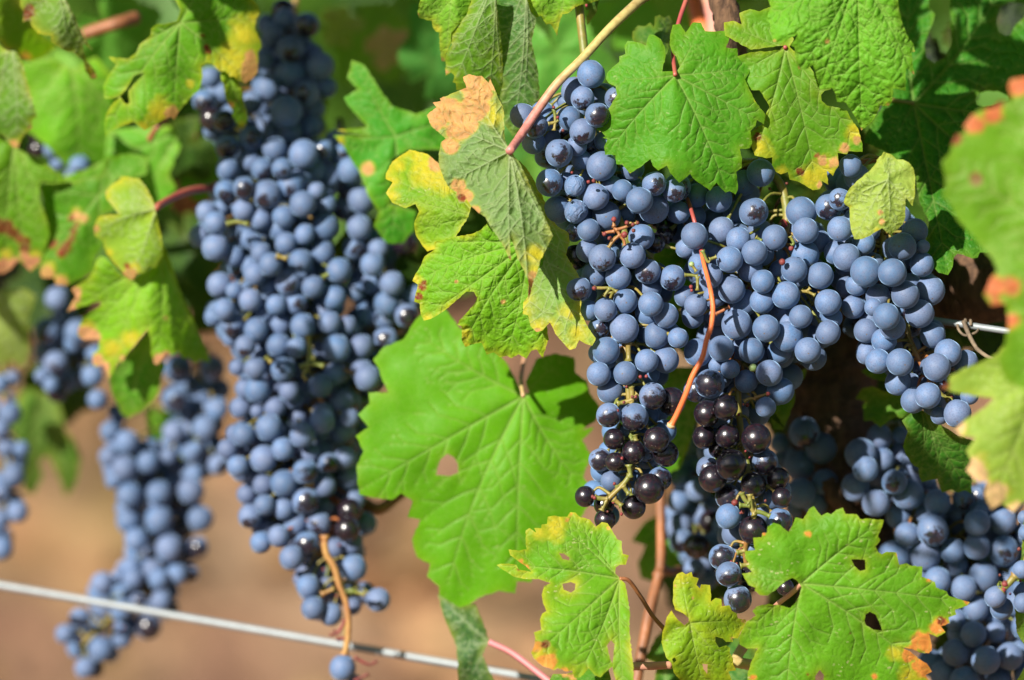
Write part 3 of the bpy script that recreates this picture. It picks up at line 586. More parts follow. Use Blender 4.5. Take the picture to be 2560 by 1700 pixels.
leaf("dark curled leaf tip with a pink stalk below the big soft focus leaf",
     "f 1008,1370 1060,1400 1095,1392 1112,1430 1128,1478 1112,1510 1145,1580 1060,1600 1052,1490 1028,1435",
     "f 1128,1480", 0.075, green=(0.060, 0.150, 0.045), under=1, step=9, seed=42,
     petiole=(("f 1128,1480", 0.075), ("f 1180,1505", 0.072), ("f 1240,1550", 0.066), ("f 1290,1590", 0.06)), pmat=M_PINK, pr=0.0018)
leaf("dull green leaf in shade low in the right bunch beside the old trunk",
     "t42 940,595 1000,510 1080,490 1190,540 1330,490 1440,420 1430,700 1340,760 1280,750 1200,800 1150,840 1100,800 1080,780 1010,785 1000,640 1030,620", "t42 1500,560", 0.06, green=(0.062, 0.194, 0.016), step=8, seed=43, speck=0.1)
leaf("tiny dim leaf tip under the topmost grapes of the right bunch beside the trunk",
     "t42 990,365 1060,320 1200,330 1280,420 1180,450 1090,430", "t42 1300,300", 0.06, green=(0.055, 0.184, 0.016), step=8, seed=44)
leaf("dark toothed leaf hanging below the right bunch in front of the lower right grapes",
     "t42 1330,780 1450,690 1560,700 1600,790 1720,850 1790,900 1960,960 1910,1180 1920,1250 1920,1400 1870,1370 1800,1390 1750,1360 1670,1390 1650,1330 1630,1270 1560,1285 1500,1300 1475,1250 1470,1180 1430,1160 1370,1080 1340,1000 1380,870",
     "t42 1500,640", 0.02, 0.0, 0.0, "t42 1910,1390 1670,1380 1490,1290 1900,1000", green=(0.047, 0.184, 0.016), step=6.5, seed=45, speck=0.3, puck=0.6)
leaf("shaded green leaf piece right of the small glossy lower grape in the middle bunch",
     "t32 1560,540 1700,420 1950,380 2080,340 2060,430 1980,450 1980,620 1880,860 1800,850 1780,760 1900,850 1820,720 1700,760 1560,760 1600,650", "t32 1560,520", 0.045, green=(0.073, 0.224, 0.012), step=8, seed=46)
leaf("blurred light and dark green leaf behind the orange cane at the lower centre",
     "t33 600,380 700,230 800,170 870,300 1000,400 1040,560 1000,680 880,620 780,720 680,690 655,560 720,420", "t33 880,350", 0.16, green=(0.098, 0.299, 0.024), step=10, seed=47)
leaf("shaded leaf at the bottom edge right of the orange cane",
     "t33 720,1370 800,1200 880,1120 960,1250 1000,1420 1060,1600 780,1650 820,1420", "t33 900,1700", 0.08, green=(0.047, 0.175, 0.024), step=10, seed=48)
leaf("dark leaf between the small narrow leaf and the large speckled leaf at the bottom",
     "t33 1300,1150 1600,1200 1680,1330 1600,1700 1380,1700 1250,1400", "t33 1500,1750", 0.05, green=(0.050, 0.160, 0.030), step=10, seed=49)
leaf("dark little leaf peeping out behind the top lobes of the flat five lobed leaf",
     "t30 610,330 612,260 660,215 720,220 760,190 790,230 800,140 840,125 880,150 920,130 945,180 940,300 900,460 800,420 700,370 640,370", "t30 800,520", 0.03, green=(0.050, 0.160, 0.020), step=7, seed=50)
leaf("slender green underside of a leaf running down the right edge over the lower right grapes",
     "t43 2361,200 2340,500 2300,700 2280,900 2300,1150 2361,1250 2400,1600 2300,1552 2361,1450 2450,1200 2450,200", "t43 2400,100", -0.03, green=(0.127, 0.277, 0.036), under=1, step=8, seed=51)

# --- left half, behind the focus
leaf("large leaf with yellow and orange right lobe in front of the tall bunch",
     "t00 1490,175 1380,200 1330,200 1275,240 1270,300 1180,370 1150,440 1080,495 910,480 980,545 900,660 870,730 880,830 950,830 1010,815 1060,875 1090,870 1085,760 1150,690 1220,610 1130,640 1060,760 930,900 890,980 880,1060 885,1150 960,1090 1030,1060 1130,1030 1220,1100 1300,1060 1380,1010 1440,985 1470,1010 1500,950 1535,905 1600,830 1680,760 1710,650 1700,560 1740,530 1790,540 1850,600 1900,600 1940,650 1970,640 2010,680 2070,700 2130,670 2170,610 2180,510 2175,440 2205,400 2200,350 2150,250 2160,160 2195,110 2180,50 2120,-20 2080,-300 1800,-480 1600,-400 1350,-380 1340,-60 1480,0 1520,80",
     "t00 1520,190", 0.076, 0.0, 0.0, "t00 890,1130 1460,990 2110,680 2190,110 900,490 1800,-240",
     blobs=B("t00 2110,470,55,t 2110,560,70,t 2090,640,70,t 2140,600,50,t 2000,500,210,y 2080,300,140,y 1980,620,100,y 1450,970,64,t 1200,1080,50,y 1740,400,34,r 1760,440,30,r 1710,300,24,r 1760,490,30,y 1350,960,120,y 1600,700,40,y 2140,150,80,y"),
     green=(0.112, 0.309, 0.014), margin=0.25, cup=0.02, wave=0.006, step=7, speck=0.25, puck=0.3, seed=70, fold=(("t00 1520,190 1850,620", 0.05, 0.0),))
leaf("narrow curled leaf strip hanging below the yellow and orange lobe",
     "t00 1850,560 1900,830 1940,900 1960,930 1960,980 2010,1060 2055,1090 2090,1010 2080,930 2055,860 2050,780 2000,660 1960,600",
     "t00 1900,560", 0.088, -0.02, 0, "t00 2055,1080", green=(0.156, 0.352, 0.018), margin=0.25, step=7, seed=71, blobs=B("t00 1945,885,26,t 1988,850,12,r 2050,1070,40,y"))
leaf("pale underside of a leaf with brown spot hanging from the top left edge",
     "t00 165,-60 170,50 200,100 190,190 250,165 265,215 320,280 400,300 430,300 430,350 500,400 570,440 610,440 700,510 720,600 770,670 820,655 800,590 730,510 705,430 700,370 790,430 760,390 700,300 640,160 560,0 540,-80",
     "t00 480,-120", 0.07, -0.05, 0, "t00 800,650 780,420 200,180 580,430", blobs=B("t00 260,90,60,r 230,140,40,r 800,640,34,t 320,270,30,y 760,600,60,y"), green=(0.147, 0.267, 0.036), margin=0.25, under=1, step=7, seed=72)
leaf("bright yellow green leaf in the very top left corner with orange teeth",
     "t00 -80,-80 150,-60 180,60 250,170 330,280 430,350 480,400 400,450 350,490 260,515 220,500 190,490 120,410 70,428 30,400 10,350 -80,330",
     "t00 -60,-200", 0.11, 0.05, 0.0, blobs=B("t00 60,420,50,y 70,425,24,t 210,490,44,t 20,370,40,y"), green=(0.156, 0.352, 0.015), margin=0.3, step=8, seed=73, yellow=0.1)
leaf("long pointed leaf with orange tip hanging at the left border below the corner",
     "t00 -80,300 20,400 70,430 130,430 180,500 250,750 300,940 310,985 270,1010 270,1080 230,1110 180,1170 150,1255 110,1240 60,1190 30,1150 -80,1080",
     "t00 80,300", 0.10, -0.03, 0, "t00 140,1240 300,980 -60,1050", blobs=B("t00 130,1220,50,t 90,1210,30,y 260,1090,24,t"), green=(0.117, 0.267, 0.027), margin=0.25, under=1, step=8, seed=74)
leaf("large leaf at the left border with a reddish brown scorched band along its lower edge",
     "t01 -80,-230 60,-150 150,-90 240,-60 330,0 420,50 550,160 560,185 350,185 330,220 330,330 390,480 420,640 390,720 360,800 340,880 260,940 200,880 150,850 90,920 30,960 -80,940",
     "t01 120,-160", 0.14, 0.0, 0.0, "t01 250,900 40,950 400,650 540,170", blobs=B("t01 60,560,51,r 110,610,42,r 160,660,42,r 200,740,42,r 0,560,51,r 200,800,37,t 40,900,68,t 110,860,42,t 260,890,60,t 310,850,34,t -40,900,51,t 220,680,26,r 60,800,60,y 300,800,40,y"), tan=(0.66, 0.28, 0.16), green=(0.117, 0.288, 0.012), margin=0.1, step=8, seed=75)
leaf("dark green folded leaf with curled brown edge in the left middle",
     "t01 340,220 600,180 850,120 900,-20 1100,-60 1250,-20 1240,120 1150,150 1000,160 900,260 970,420 850,480 830,560 880,640 870,720 800,820 790,940 700,1000 560,1060 470,1050 460,990 350,990 340,930 360,800 420,650 390,480",
     "t01 830,300", 0.15, 0.0, 0.0, blobs=B("t01 640,470,60,t 690,480,44,t 620,600,40,r 600,660,40,r 560,720,40,r 520,780,36,r 450,700,40,r 600,480,44,r 400,960,70,t 500,1030,60,t 420,920,60,y 640,550,36,r"), green=(0.083, 0.256, 0.012), margin=0.1, step=8, seed=76)
leaf("pale yellowish underside of a small leaf on a red stalk in the left middle",
     "t01 1050,140 1180,160 1240,240 1290,340 1310,420 1340,560 1370,700 1370,800 1310,910 1260,900 1220,950 1150,960 1130,1000 1095,1010 1040,960 960,870 900,790 880,740 870,680 800,640 790,570 830,480 920,460 1000,460 960,400 900,330 890,270 940,210 1010,170 1020,140",
     "t01 1318,412", 0.10, -0.04, 0.0, "t01 1095,1000 800,600 900,280 1100,140", blobs=B("t01 1070,890,24,r 1090,980,50,t 900,270,26,t 810,580,30,t 920,780,40,y 1110,930,60,y"), green=(0.215, 0.363, 0.033), yellow=0.03, margin=0.3, under=1, step=7, seed=77,
     petiole=(("t01 1318,412", 0.10), ("t01 1330,390", 0.10), ("t01 1450,320", 0.115), ("t01 1600,260", 0.13), ("t01 1830,230", 0.15)), pmat=M_PETR, pr=0.0021)
leaf("bright green leaf with scorched orange teeth reaching down over the left bunches",
     "t01 850,810 900,830 1000,950 1100,1015 1200,950 1330,880 1370,700 1440,850 1500,1050 1560,1200 1640,1370 1720,1560 t02 1780,290 1690,270 1650,300 1590,250 1550,260 1500,200 1450,230 1400,220 1330,310 1300,300 1270,200 1275,100 1240,15 1200,60 1130,150 1060,230 1030,290 1000,280 910,430 870,310 800,330 780,290 780,220 830,180 840,90 700,100 650,60 660,0 t01 700,1330 850,1230 845,1190 670,1240 560,1285 600,1210 640,1150 600,1090 690,1030 740,1000 790,930 810,850",
     "t01 1350,760", 0.118, 0.0, 0.0, "t02 910,420 680,80 1310,300 1770,280 t01 580,1270", blobs=B("t01 610,1250,48,t 650,1110,56,t 640,1180,40,t t02 700,50,64,t 790,70,48,t 820,270,56,t 880,330,48,t 905,400,32,t 1040,250,35,t 1340,280,48,t 1400,230,29,t 960,200,90,y 1100,80,90,y 740,0,60,y t01 1405,1330,14,t"), tan=(0.72, 0.34, 0.18), green=(0.166, 0.395, 0.014), yellow=0.05, margin=0.15, wave=0.006, step=7, seed=78, fold=(("t01 1380,760 t02 1480,220", 0.22, 0.0),))
leaf("dark leaf with a lit green tip hanging under the scorched bright leaf",
     "t02 1250,30 1000,300 930,380 920,450 950,560 1020,720 1080,760 1200,700 1290,620 1340,540 1360,400 1400,310 1310,250 1290,100", "t02 1300,0", 0.15, 0, 0, "t02 1080,750 1350,450 930,430", green=(0.087, 0.288, 0.018), step=9, seed=79)
leaf("flat bright green leaf piece behind the stem between the two left bunches",
     "t02 1240,680 1300,660 1500,720 1640,560 1680,600 1640,740 1560,780 1480,880 1440,990 1380,1000 1260,960", "t02 1300,600", 0.30, green=(0.127, 0.373, 0.012), step=10, seed=80)
leaf("pale blurred leaf at the left border in front of dark grapes",
     "t01 -80,1100 100,1090 220,1080 300,1150 265,1270 240,1340 250,1480 t02 250,200 220,310 160,330 100,270 60,300 -80,290", "t01 -60,1000", 0.22, -0.05, 0, green=(0.300, 0.396, 0.083), under=1, step=9, seed=81)
leaf("dark olive blurred leaf hanging below the grapes near the left border",
     "t02 60,760 200,480 420,560 500,640 550,850 640,960 680,1080 660,1250 560,1430 490,1250 400,1080 330,1120 360,1250 280,1410 200,1380 180,1000 100,900", "t02 350,500", 0.34, 0, 0, "t02 560,1420 280,1400 660,1050", green=(0.070, 0.170, 0.020), step=10, seed=82)
leaf("deep green leaf with narrow lower lobe behind the upper right of the tall bunch",
     "f 812,138 840,150 872,200 905,245 960,262 1005,245 1060,230 1100,330 1050,350 1000,345 940,345 903,368 888,405 905,425 900,470 958,485 955,530 930,560 905,562 890,560 862,520 872,488 850,455 830,400 790,335 768,312 850,312 775,300 845,292 800,240 793,225 825,205 800,180",
     "f 912,315", 0.112, 0.0, 0.0, "f 815,142 780,325 900,560 1080,260 1000,345", green=(0.058, 0.291, 0.016), step=8, seed=83, blobs=B("f 850,390,14,t 790,300,12,y 785,325,12,y"))
leaf("bright lit leaf with a cast shadow behind the upper left leaves",
     "f 30,150 110,130 170,160 220,130 270,190 290,300 340,330 390,330 395,380 330,400 250,395 230,430 180,420 150,380 100,330 60,300 70,240", "f 160,130", 0.20, 0.0, 0.0, green=(0.147, 0.395, 0.018), step=9, seed=84, cup=0.02)
leaf("wide green leaf behind the gap between the top left leaf and the folded dark leaf",
     "f 250,300 330,290 400,290 420,330 390,400 410,440 390,480 330,470 300,420 200,430 100,420 200,390 240,370", "f 420,300", 0.185, green=(0.117, 0.352, 0.021), step=9, seed=85)
# --- soft foliage farther back, each leaf its own
bgl = [  # the darkest greens have the shade of the gaps put into their colour
 (840, 80, 120, 30, .34, (0.145, 0.348, 0.043), "soft olive green leaf to the right of the top of the tall bunch"),
 (960, 60, 110, 200, .42, (0.116, 0.290, 0.043), "soft dark leaf touching the top edge left of the hanging leaves"),
 (770, 60, 60, 90, .30, (0.290, 0.420, 0.087), "small blurred light leaf just right of the topmost dark grapes"),
 (935, 190, 130, 330, .50, (0.072, 0.203, 0.043), "very blurred dark leaf under the tan blotch"),
 (880, 115, 62, 120, .30, (0.50, 0.38, 0.22), "blurred tan dead leaf between the tall bunch and the hanging leaves"),
 (1280, 120, 150, 20, .20, (0.131, 0.392, 0.058), "blurred mid green leaf behind the upper part of the long pink stalk"),
 (1420, 60, 120, 160, .26, (0.145, 0.420, 0.043), "blurred bright green leaf right of the upper end of the long pink stalk"),
 (1330, 270, 120, 250, .30, (0.072, 0.232, 0.043), "dark blurred leaf behind the first grapes of the main bunch"),
 (1500, 200, 110, 60, .32, (0.072, 0.217, 0.029), "dark blurred leaf between the flat leaf and the long pink stalk"),
 (1240, 450, 120, 300, .22, (0.09, 0.24, 0.03), "mid green blurred leaf left of the main bunch behind its upper grapes"),
 (1560, 50, 90, 220, .36, (0.189, 0.420, 0.058), "light blurred leaf at the top edge beside the brown cane"),
 (1730, 60, 90, 100, .30, (0.217, 0.420, 0.087), "pale blurred leaf at the top edge right of the brown cane"),
 (1120, 330, 130, 10, .28, (0.06, 0.22, 0.03), "blurred green leaf behind the dead tan folded leaf"),
 (1000, 150, 140, 140, .24, (0.072, 0.275, 0.051), "deep green blurred leaf left of the broad hanging leaf"),
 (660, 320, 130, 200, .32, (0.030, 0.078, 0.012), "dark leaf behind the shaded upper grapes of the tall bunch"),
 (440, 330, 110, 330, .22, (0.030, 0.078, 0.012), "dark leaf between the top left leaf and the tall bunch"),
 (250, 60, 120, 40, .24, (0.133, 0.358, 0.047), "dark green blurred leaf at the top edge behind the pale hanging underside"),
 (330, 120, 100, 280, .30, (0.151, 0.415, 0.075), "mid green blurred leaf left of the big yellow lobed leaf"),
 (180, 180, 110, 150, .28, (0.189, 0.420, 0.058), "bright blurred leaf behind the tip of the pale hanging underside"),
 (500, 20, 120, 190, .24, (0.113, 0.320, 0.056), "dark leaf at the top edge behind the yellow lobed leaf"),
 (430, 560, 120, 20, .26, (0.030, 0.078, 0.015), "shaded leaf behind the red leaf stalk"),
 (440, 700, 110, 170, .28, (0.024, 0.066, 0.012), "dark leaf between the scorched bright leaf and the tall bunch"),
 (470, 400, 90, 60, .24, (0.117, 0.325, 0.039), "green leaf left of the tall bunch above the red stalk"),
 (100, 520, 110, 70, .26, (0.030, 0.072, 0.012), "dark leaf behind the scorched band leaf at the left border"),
 (120, 700, 120, 200, .34, (0.021, 0.054, 0.012), "very dark shade-coloured leaf behind the grapes near the left border"),
 (130, 900, 110, 130, .36, (0.024, 0.060, 0.012), "very dark shade-coloured leaf above the olive hanging leaf near the left border"),
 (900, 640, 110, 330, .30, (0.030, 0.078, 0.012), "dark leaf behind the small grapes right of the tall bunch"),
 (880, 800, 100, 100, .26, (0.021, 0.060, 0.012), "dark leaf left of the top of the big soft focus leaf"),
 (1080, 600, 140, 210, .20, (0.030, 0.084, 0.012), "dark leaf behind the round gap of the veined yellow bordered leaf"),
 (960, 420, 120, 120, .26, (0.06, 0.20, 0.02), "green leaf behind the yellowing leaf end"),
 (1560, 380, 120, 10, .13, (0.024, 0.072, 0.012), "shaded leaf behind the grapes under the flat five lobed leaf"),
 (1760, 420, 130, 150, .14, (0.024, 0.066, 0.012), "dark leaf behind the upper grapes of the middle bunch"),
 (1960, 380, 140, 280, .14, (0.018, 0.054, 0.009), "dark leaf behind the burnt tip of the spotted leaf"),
 (2120, 240, 190, 180, .17, (0.010, 0.022, 0.010), "bluish dark shade-coloured leaf behind the gap at the upper right corner"),
 (2310, 60, 170, 40, .22, (0.010, 0.022, 0.010), "blackish shade-coloured leaf filling the extreme top right corner"),
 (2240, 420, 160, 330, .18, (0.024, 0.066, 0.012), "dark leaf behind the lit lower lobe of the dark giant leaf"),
 (2260, 800, 130, 100, .16, (0.018, 0.048, 0.009), "blackish shade-coloured leaf below the steel wire at the right"),
 (1820, 900, 130, 50, .20, (0.018, 0.048, 0.009), "blackish shade-coloured leaf left of the trunk behind the middle bunch"),
 (2050, 980, 140, 200, .18, (0.018, 0.045, 0.009), "blackish shade-coloured leaf right of the trunk above the lower right grapes"),
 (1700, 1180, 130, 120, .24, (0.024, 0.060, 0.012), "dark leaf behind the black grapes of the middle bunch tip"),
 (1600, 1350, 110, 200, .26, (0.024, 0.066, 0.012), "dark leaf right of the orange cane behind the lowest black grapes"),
 (1840, 1320, 130, 20, .20, (0.018, 0.048, 0.009), "blackish shade-coloured leaf behind the top teeth of the large speckled leaf"),
 (2150, 1300, 150, 310, .16, (0.018, 0.048, 0.009), "blackish shade-coloured leaf behind the lower right grapes at mid height"),
 (2260, 1480, 150, 170, .16, (0.018, 0.048, 0.009), "blackish shade-coloured leaf behind the lowest grapes in the bottom right corner"),
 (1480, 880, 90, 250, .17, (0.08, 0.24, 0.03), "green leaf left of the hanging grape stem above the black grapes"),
 (960, 700, 110, 200, .16, (0.02, 0.055, 0.008), "added near black shade-coloured leaf in the gap above the big soft focus leaf"),  # from here on leaves added near black, their colour stands for shade
 (850, 980, 100, 40, .19, (0.02, 0.05, 0.008), "added near black shade-coloured leaf behind the right flank of the tallest bunch"),
 (820, 1080, 80, 140, .2, (0.02, 0.05, 0.008), "added near black shade-coloured leaf beside the lit left edge of the big soft focus leaf"),
 (1630, 1120, 90, 10, .2, (0.02, 0.05, 0.01), "added near black shade-coloured leaf between the two black grape tails"),
 (1680, 1290, 110, 280, .2, (0.015, 0.04, 0.01), "added near black shade-coloured leaf behind the shaded lower bunch right of the orange cane"),
 (1600, 1240, 90, 90, .22, (0.02, 0.05, 0.01), "added near black shade-coloured leaf right next to the fork of the orange cane"),
 (1900, 1080, 110, 20, .17, (0.012, 0.03, 0.008), "added near black shade-coloured leaf at the foot of the old trunk"),
]
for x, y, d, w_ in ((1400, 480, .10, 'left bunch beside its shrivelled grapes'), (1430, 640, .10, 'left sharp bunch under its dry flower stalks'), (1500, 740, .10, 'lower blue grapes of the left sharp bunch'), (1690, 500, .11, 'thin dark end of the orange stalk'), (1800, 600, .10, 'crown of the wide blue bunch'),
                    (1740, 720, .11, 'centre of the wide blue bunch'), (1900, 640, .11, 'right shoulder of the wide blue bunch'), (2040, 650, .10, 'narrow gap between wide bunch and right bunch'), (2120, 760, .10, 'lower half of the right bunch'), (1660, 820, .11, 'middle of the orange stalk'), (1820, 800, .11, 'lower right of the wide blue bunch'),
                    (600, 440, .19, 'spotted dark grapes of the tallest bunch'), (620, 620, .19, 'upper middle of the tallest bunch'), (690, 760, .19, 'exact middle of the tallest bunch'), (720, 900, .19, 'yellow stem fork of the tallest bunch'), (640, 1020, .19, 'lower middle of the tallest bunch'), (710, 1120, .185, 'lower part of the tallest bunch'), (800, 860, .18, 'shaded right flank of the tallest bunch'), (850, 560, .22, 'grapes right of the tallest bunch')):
    bgl.append((x, y, 105 if x > 1300 else 105, int(x * 7 + y) % 360, d, (0.025, 0.075, 0.010), "added dark shade-coloured leaf hidden behind the " + w_))  # leaves added behind the bunches, gap shade put into their green
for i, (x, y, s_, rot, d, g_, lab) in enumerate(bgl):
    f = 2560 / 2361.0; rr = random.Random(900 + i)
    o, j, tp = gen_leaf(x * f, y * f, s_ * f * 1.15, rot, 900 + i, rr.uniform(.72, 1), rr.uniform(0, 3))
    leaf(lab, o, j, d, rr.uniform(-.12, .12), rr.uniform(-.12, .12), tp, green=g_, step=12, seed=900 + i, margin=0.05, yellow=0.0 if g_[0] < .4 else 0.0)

# ------------------------------------------------------------------ grapes
def grape_mesh(name, mat, seed, bumpy=0.02, seg=32):
    bm = bmesh.new(); bmesh.ops.create_uvsphere(bm, u_segments=seg, v_segments=seg * 2 // 3, radius=1)
    rs = random.Random(seed); ks = [(Vector((rs.uniform(-1, 1), rs.uniform(-1, 1), rs.uniform(-1, 1))).normalized(), rs.uniform(1.5, 4), rs.uniform(0, 6)) for _ in range(5)]
    for v in bm.verts:
        d = v.co.normalized(); s_ = sum(math.sin(d.dot(a) * f + p) for a, f, p in ks) / 5
        v.co = d * (1 + bumpy * s_) * (1 - 0.05 * max(0, d.z - .9) * 8)
    me = bpy.data.meshes.new(name); bm.to_mesh(me); bm.free(); me.shade_smooth(); me.materials.append(mat); return me
GMESH = {k: [grape_mesh("grape", GM[k], 11 * i + ord(k), 0.14 if k == 'w' else 0.03) for i in range(4)] for k in 'bshdw'}
BUN = {}
BUN['A'] = dict(d=0.0, g="t20 1610,625,120,0 1475,770,125,1 1540,830,100,0s 1830,830,107,0s 1665,970,105,0h 1430,1000,108,1 1510,960,60,1 1540,1110,112,0s 1390,860,70,2 1035,975,110,1 1140,1060,110,0s 1250,1030,80,2 1125,1200,105,1 1340,1290,117,0 1490,1230,90,1 1610,1230,100,2 1720,1190,85,1 1530,1350,90,1 1460,1370,90,3 1700,1400,128,1 1960,1420,100,1 "
 "t21 1260,190,118,0 1475,215,95,0w 1330,420,120,1 1480,435,100,0w 1400,180,80,2 1650,310,118,0 1740,470,125,1 1875,255,92,0 1790,230,100,2 2020,340,113,0 2140,410,130,1 2145,200,107,0s 2310,260,100,1s 1590,590,100,0 1470,610,80,1s 1580,765,100,1 1475,820,110,2d 1705,825,118,0 1960,805,110,0 2035,650,110,1 1640,970,110,1 1840,985,113,0 2090,940,110,1 2300,995,115,1 1510,1090,107,0s 1900,1190,107,0 2115,1215,107,0 2100,1090,110,3 1590,1270,90,1 1730,1265,100,0 2240,1310,110,1 1680,1415,98,1 1890,1420,128,0 2160,1480,115,2 2345,1500,88,0 "
 "t22 1740,190,115,0 1670,210,85,1 1675,388,104,0 1900,382,102,0 1775,530,115,1 2080,278,102,0 2240,270,115,1 2130,575,115,0h 2290,620,120,1d 1760,735,105,0h 1975,755,123,0h 1890,850,70,2 1805,935,95,0d 1970,1045,105,0d 1690,1110,100,1h 1815,1130,88,0d 2160,940,110,0d 2240,1060,115,1d 2080,1050,80,3 1780,1290,90,1 2100,1355,130,0d 2190,1270,105,1h 1560,1420,88,0d 1720,1490,90,1d 1970,1510,105,0d 1950,1350,70,2 t23 1730,200,95,0d",
 stem=[("t20 1500,-40", .03), ("t20 1560,500", .02), ("t20 1600,900", .014), ("t21 1700,200", .016), ("t21 1900,640", .012), ("t21 1850,1080", .012), ("t22 1900,150", .006), ("t22 1930,560", .004), ("t22 1950,900", .006), ("t22 1940,1230", .004), ("t22 1850,1340", .0), ("t22 1760,1440", -.004), ("t22 1710,1530", -.004)],
 lab="long sharp bunch left of the orange stalk ending in glossy black grapes")
BUN['B'] = dict(d=0.004, g="t31 1135,640,115,0 1365,590,115,1 1635,440,123,0s 1505,670,105,1 1430,840,112,0 1640,780,112,0 1810,655,108,0 2035,440,133,1 2070,595,113,0 2180,680,100,2 2060,800,125,1 1975,925,113,0 2195,975,115,0 1905,1140,118,0 1710,1025,103,0 1705,1190,108,1 1445,1095,120,1 1270,975,108,0 1170,880,95,1 1600,920,110,2 1860,940,100,2 1060,740,90,2 1180,790,70,2 1280,740,90,3 1050,1150,95,1 1145,1225,98,0 1120,1330,90,1 1300,1150,100,2 1490,1385,130,0 1740,1420,118,0 1560,1200,110,2 2030,1320,103,0 1920,1490,130,0 1930,1370,80,1 2260,1200,115,0 2260,1455,105,0 2190,1310,100,2 1870,1260,100,2 1690,110,120,2 1550,190,110,3 1340,330,115,2 1000,440,100,3 990,230,120,2s 1180,160,110,3 900,570,95,3d 830,480,105,3d 800,700,90,3d 880,640,80,3d "  # the closing black grapes stand in for shaded ones
 "t32 1360,172,112,0 1165,205,125,1 1615,190,112,0 1435,345,85,0 1320,310,70,1 1765,380,115,0 1570,450,100,1 1860,530,118,1 1735,668,88,0 1850,200,105,2 2090,190,110,0 2140,250,110,2 1265,470,130,0h 1150,520,110,2h 1395,670,112,0d 1240,720,115,0d 1215,920,103,1d 1410,910,108,0d 1655,930,130,0d 1330,1020,80,2d 1445,1155,130,0d 1245,1180,100,2h 1290,1270,120,1d 1730,1130,112,1h 1630,1320,112,0d 1840,1270,98,0d 1870,1430,90,0d 1800,1440,90,1 1415,1420,110,2h "
 "t33 1420,170,108,1 1630,285,122,0d 1850,210,110,0h 1610,440,50,1 1370,515,118,0h 1425,660,110,0h 1500,870,118,0h 1600,700,110,1d 1900,770,75,1d",
 stem=[("t30 1650,1350", .03), ("t31 1880,250", .026), ("t31 1880,700", .022), ("t31 1600,1100", .02), ("t32 1500,150", .018), ("t32 1500,560", .014), ("t32 1530,900", .016), ("t32 1590,1200", .014), ("t33 1620,20", .0), ("t33 1640,160", .0), ("t33 1560,460", .01), ("t33 1600,700", .014)],
 lab="wide blue bunch right of the orange stalk with a hanging black tail")
BUN['C'] = dict(d=0.002, g="t41 715,395,120,1s 810,330,100,0s 810,580,112,0 915,480,70,1 1010,700,100,1 865,820,125,1 780,780,110,2 1025,940,130,0 950,1050,100,1 1250,950,120,0 1335,730,122,0 1440,600,115,1 1500,880,105,1 1510,730,60,1 1570,1100,130,1 1360,1135,122,0 1480,1295,128,0 1200,1320,118,0 1130,1150,110,1 1090,1240,80,1 1250,1400,115,1 1180,1520,110,1 1030,1440,110,2 820,1010,95,3 920,1240,105,2 1070,1350,100,2 1590,1450,110,2 740,1330,90,2 1300,480,110,3 900,50,100,2 950,140,110,3 760,160,100,3 "
 "t42 1130,280,112,1 1040,215,100,2 1315,290,118,0 1295,460,112,1 1625,330,122,0 1720,210,120,1 1870,290,110,2 1550,570,115,0 1430,610,110,1 1650,740,80,1 1800,720,122,0 1900,570,80,1 1590,60,110,2",
 stem=[("t41 1180,0", .035), ("t41 1180,500", .03), ("t41 1180,900", .026), ("t41 1350,1350", .024), ("t42 1420,150", .02), ("t42 1600,480", .016), ("t42 1720,620", .016)],
 lab="blue bunch at the right under the small pale leaf")
BUN['D'] = dict(d=0.075, g="t42 985,1065,135,1 1025,1190,110,0 1140,920,110,2 1320,900,70,2 940,1340,122,1 1270,1300,107,0s 1385,1400,135,1 1110,1475,116,0 1630,1470,115,0 1560,1300,70,2 1170,1110,100,2 1390,1080,80,2 t43 1300,170,110,2 1520,150,80,2 1375,325,105,0 1590,290,135,0 1530,500,135,1 1260,520,140,1 1760,460,112,0 1965,425,115,0 1965,225,113,0 2180,210,120,2 2190,460,130,1s 2020,680,130,1 1630,710,115,0 1855,775,110,0 1790,580,100,2 1955,950,110,1 1780,1040,95,1 1935,1165,112,0 2120,1150,90,2 1785,1320,120,0 2040,1385,125,0 2240,1350,120,1 1580,1410,120,2 1860,1560,130,0 2060,100,110,3 1460,700,120,2 1700,900,110,2 2110,1000,100,2 1680,1500,120,2 2150,1560,120,2 1330,760,120,3 2250,50,110,3 1800,230,110,3 2330,450,115,2 2340,660,110,2 2300,900,110,2 2370,1100,115,1 2340,1320,115,2 2380,1520,115,1 2130,300,110,2 2090,520,110,2 2250,720,110,3 2180,1130,110,3 2400,300,115,2 t42 2150,1380,110,2 2060,1290,100,3 1850,1440,100,2",
 stem=[("t42 1300,820", .11), ("t42 1320,1150", .105), ("t43 1500,200", .1), ("t43 1720,400", .1), ("t43 1830,640", .1), ("t43 1950,1000", .1), ("t43 2000,1600", .1)],
 lab="large blue bunch in the lower right corner behind the speckled leaf")
BUN['M'] = dict(d=-0.03, g="t43 2120,850,95,0 2170,945,100,1 2365,180,62,1 2375,310,65,0 2345,620,80,0 2320,780,68,1 2355,900,85,0",
 stem=[("t43 2460,300", -.02), ("t43 2400,560", -.022), ("t43 2290,690", -.02), ("t43 2190,760", -.024)],
 lab="few blurred lilac grapes at the right border above the lower right corner")
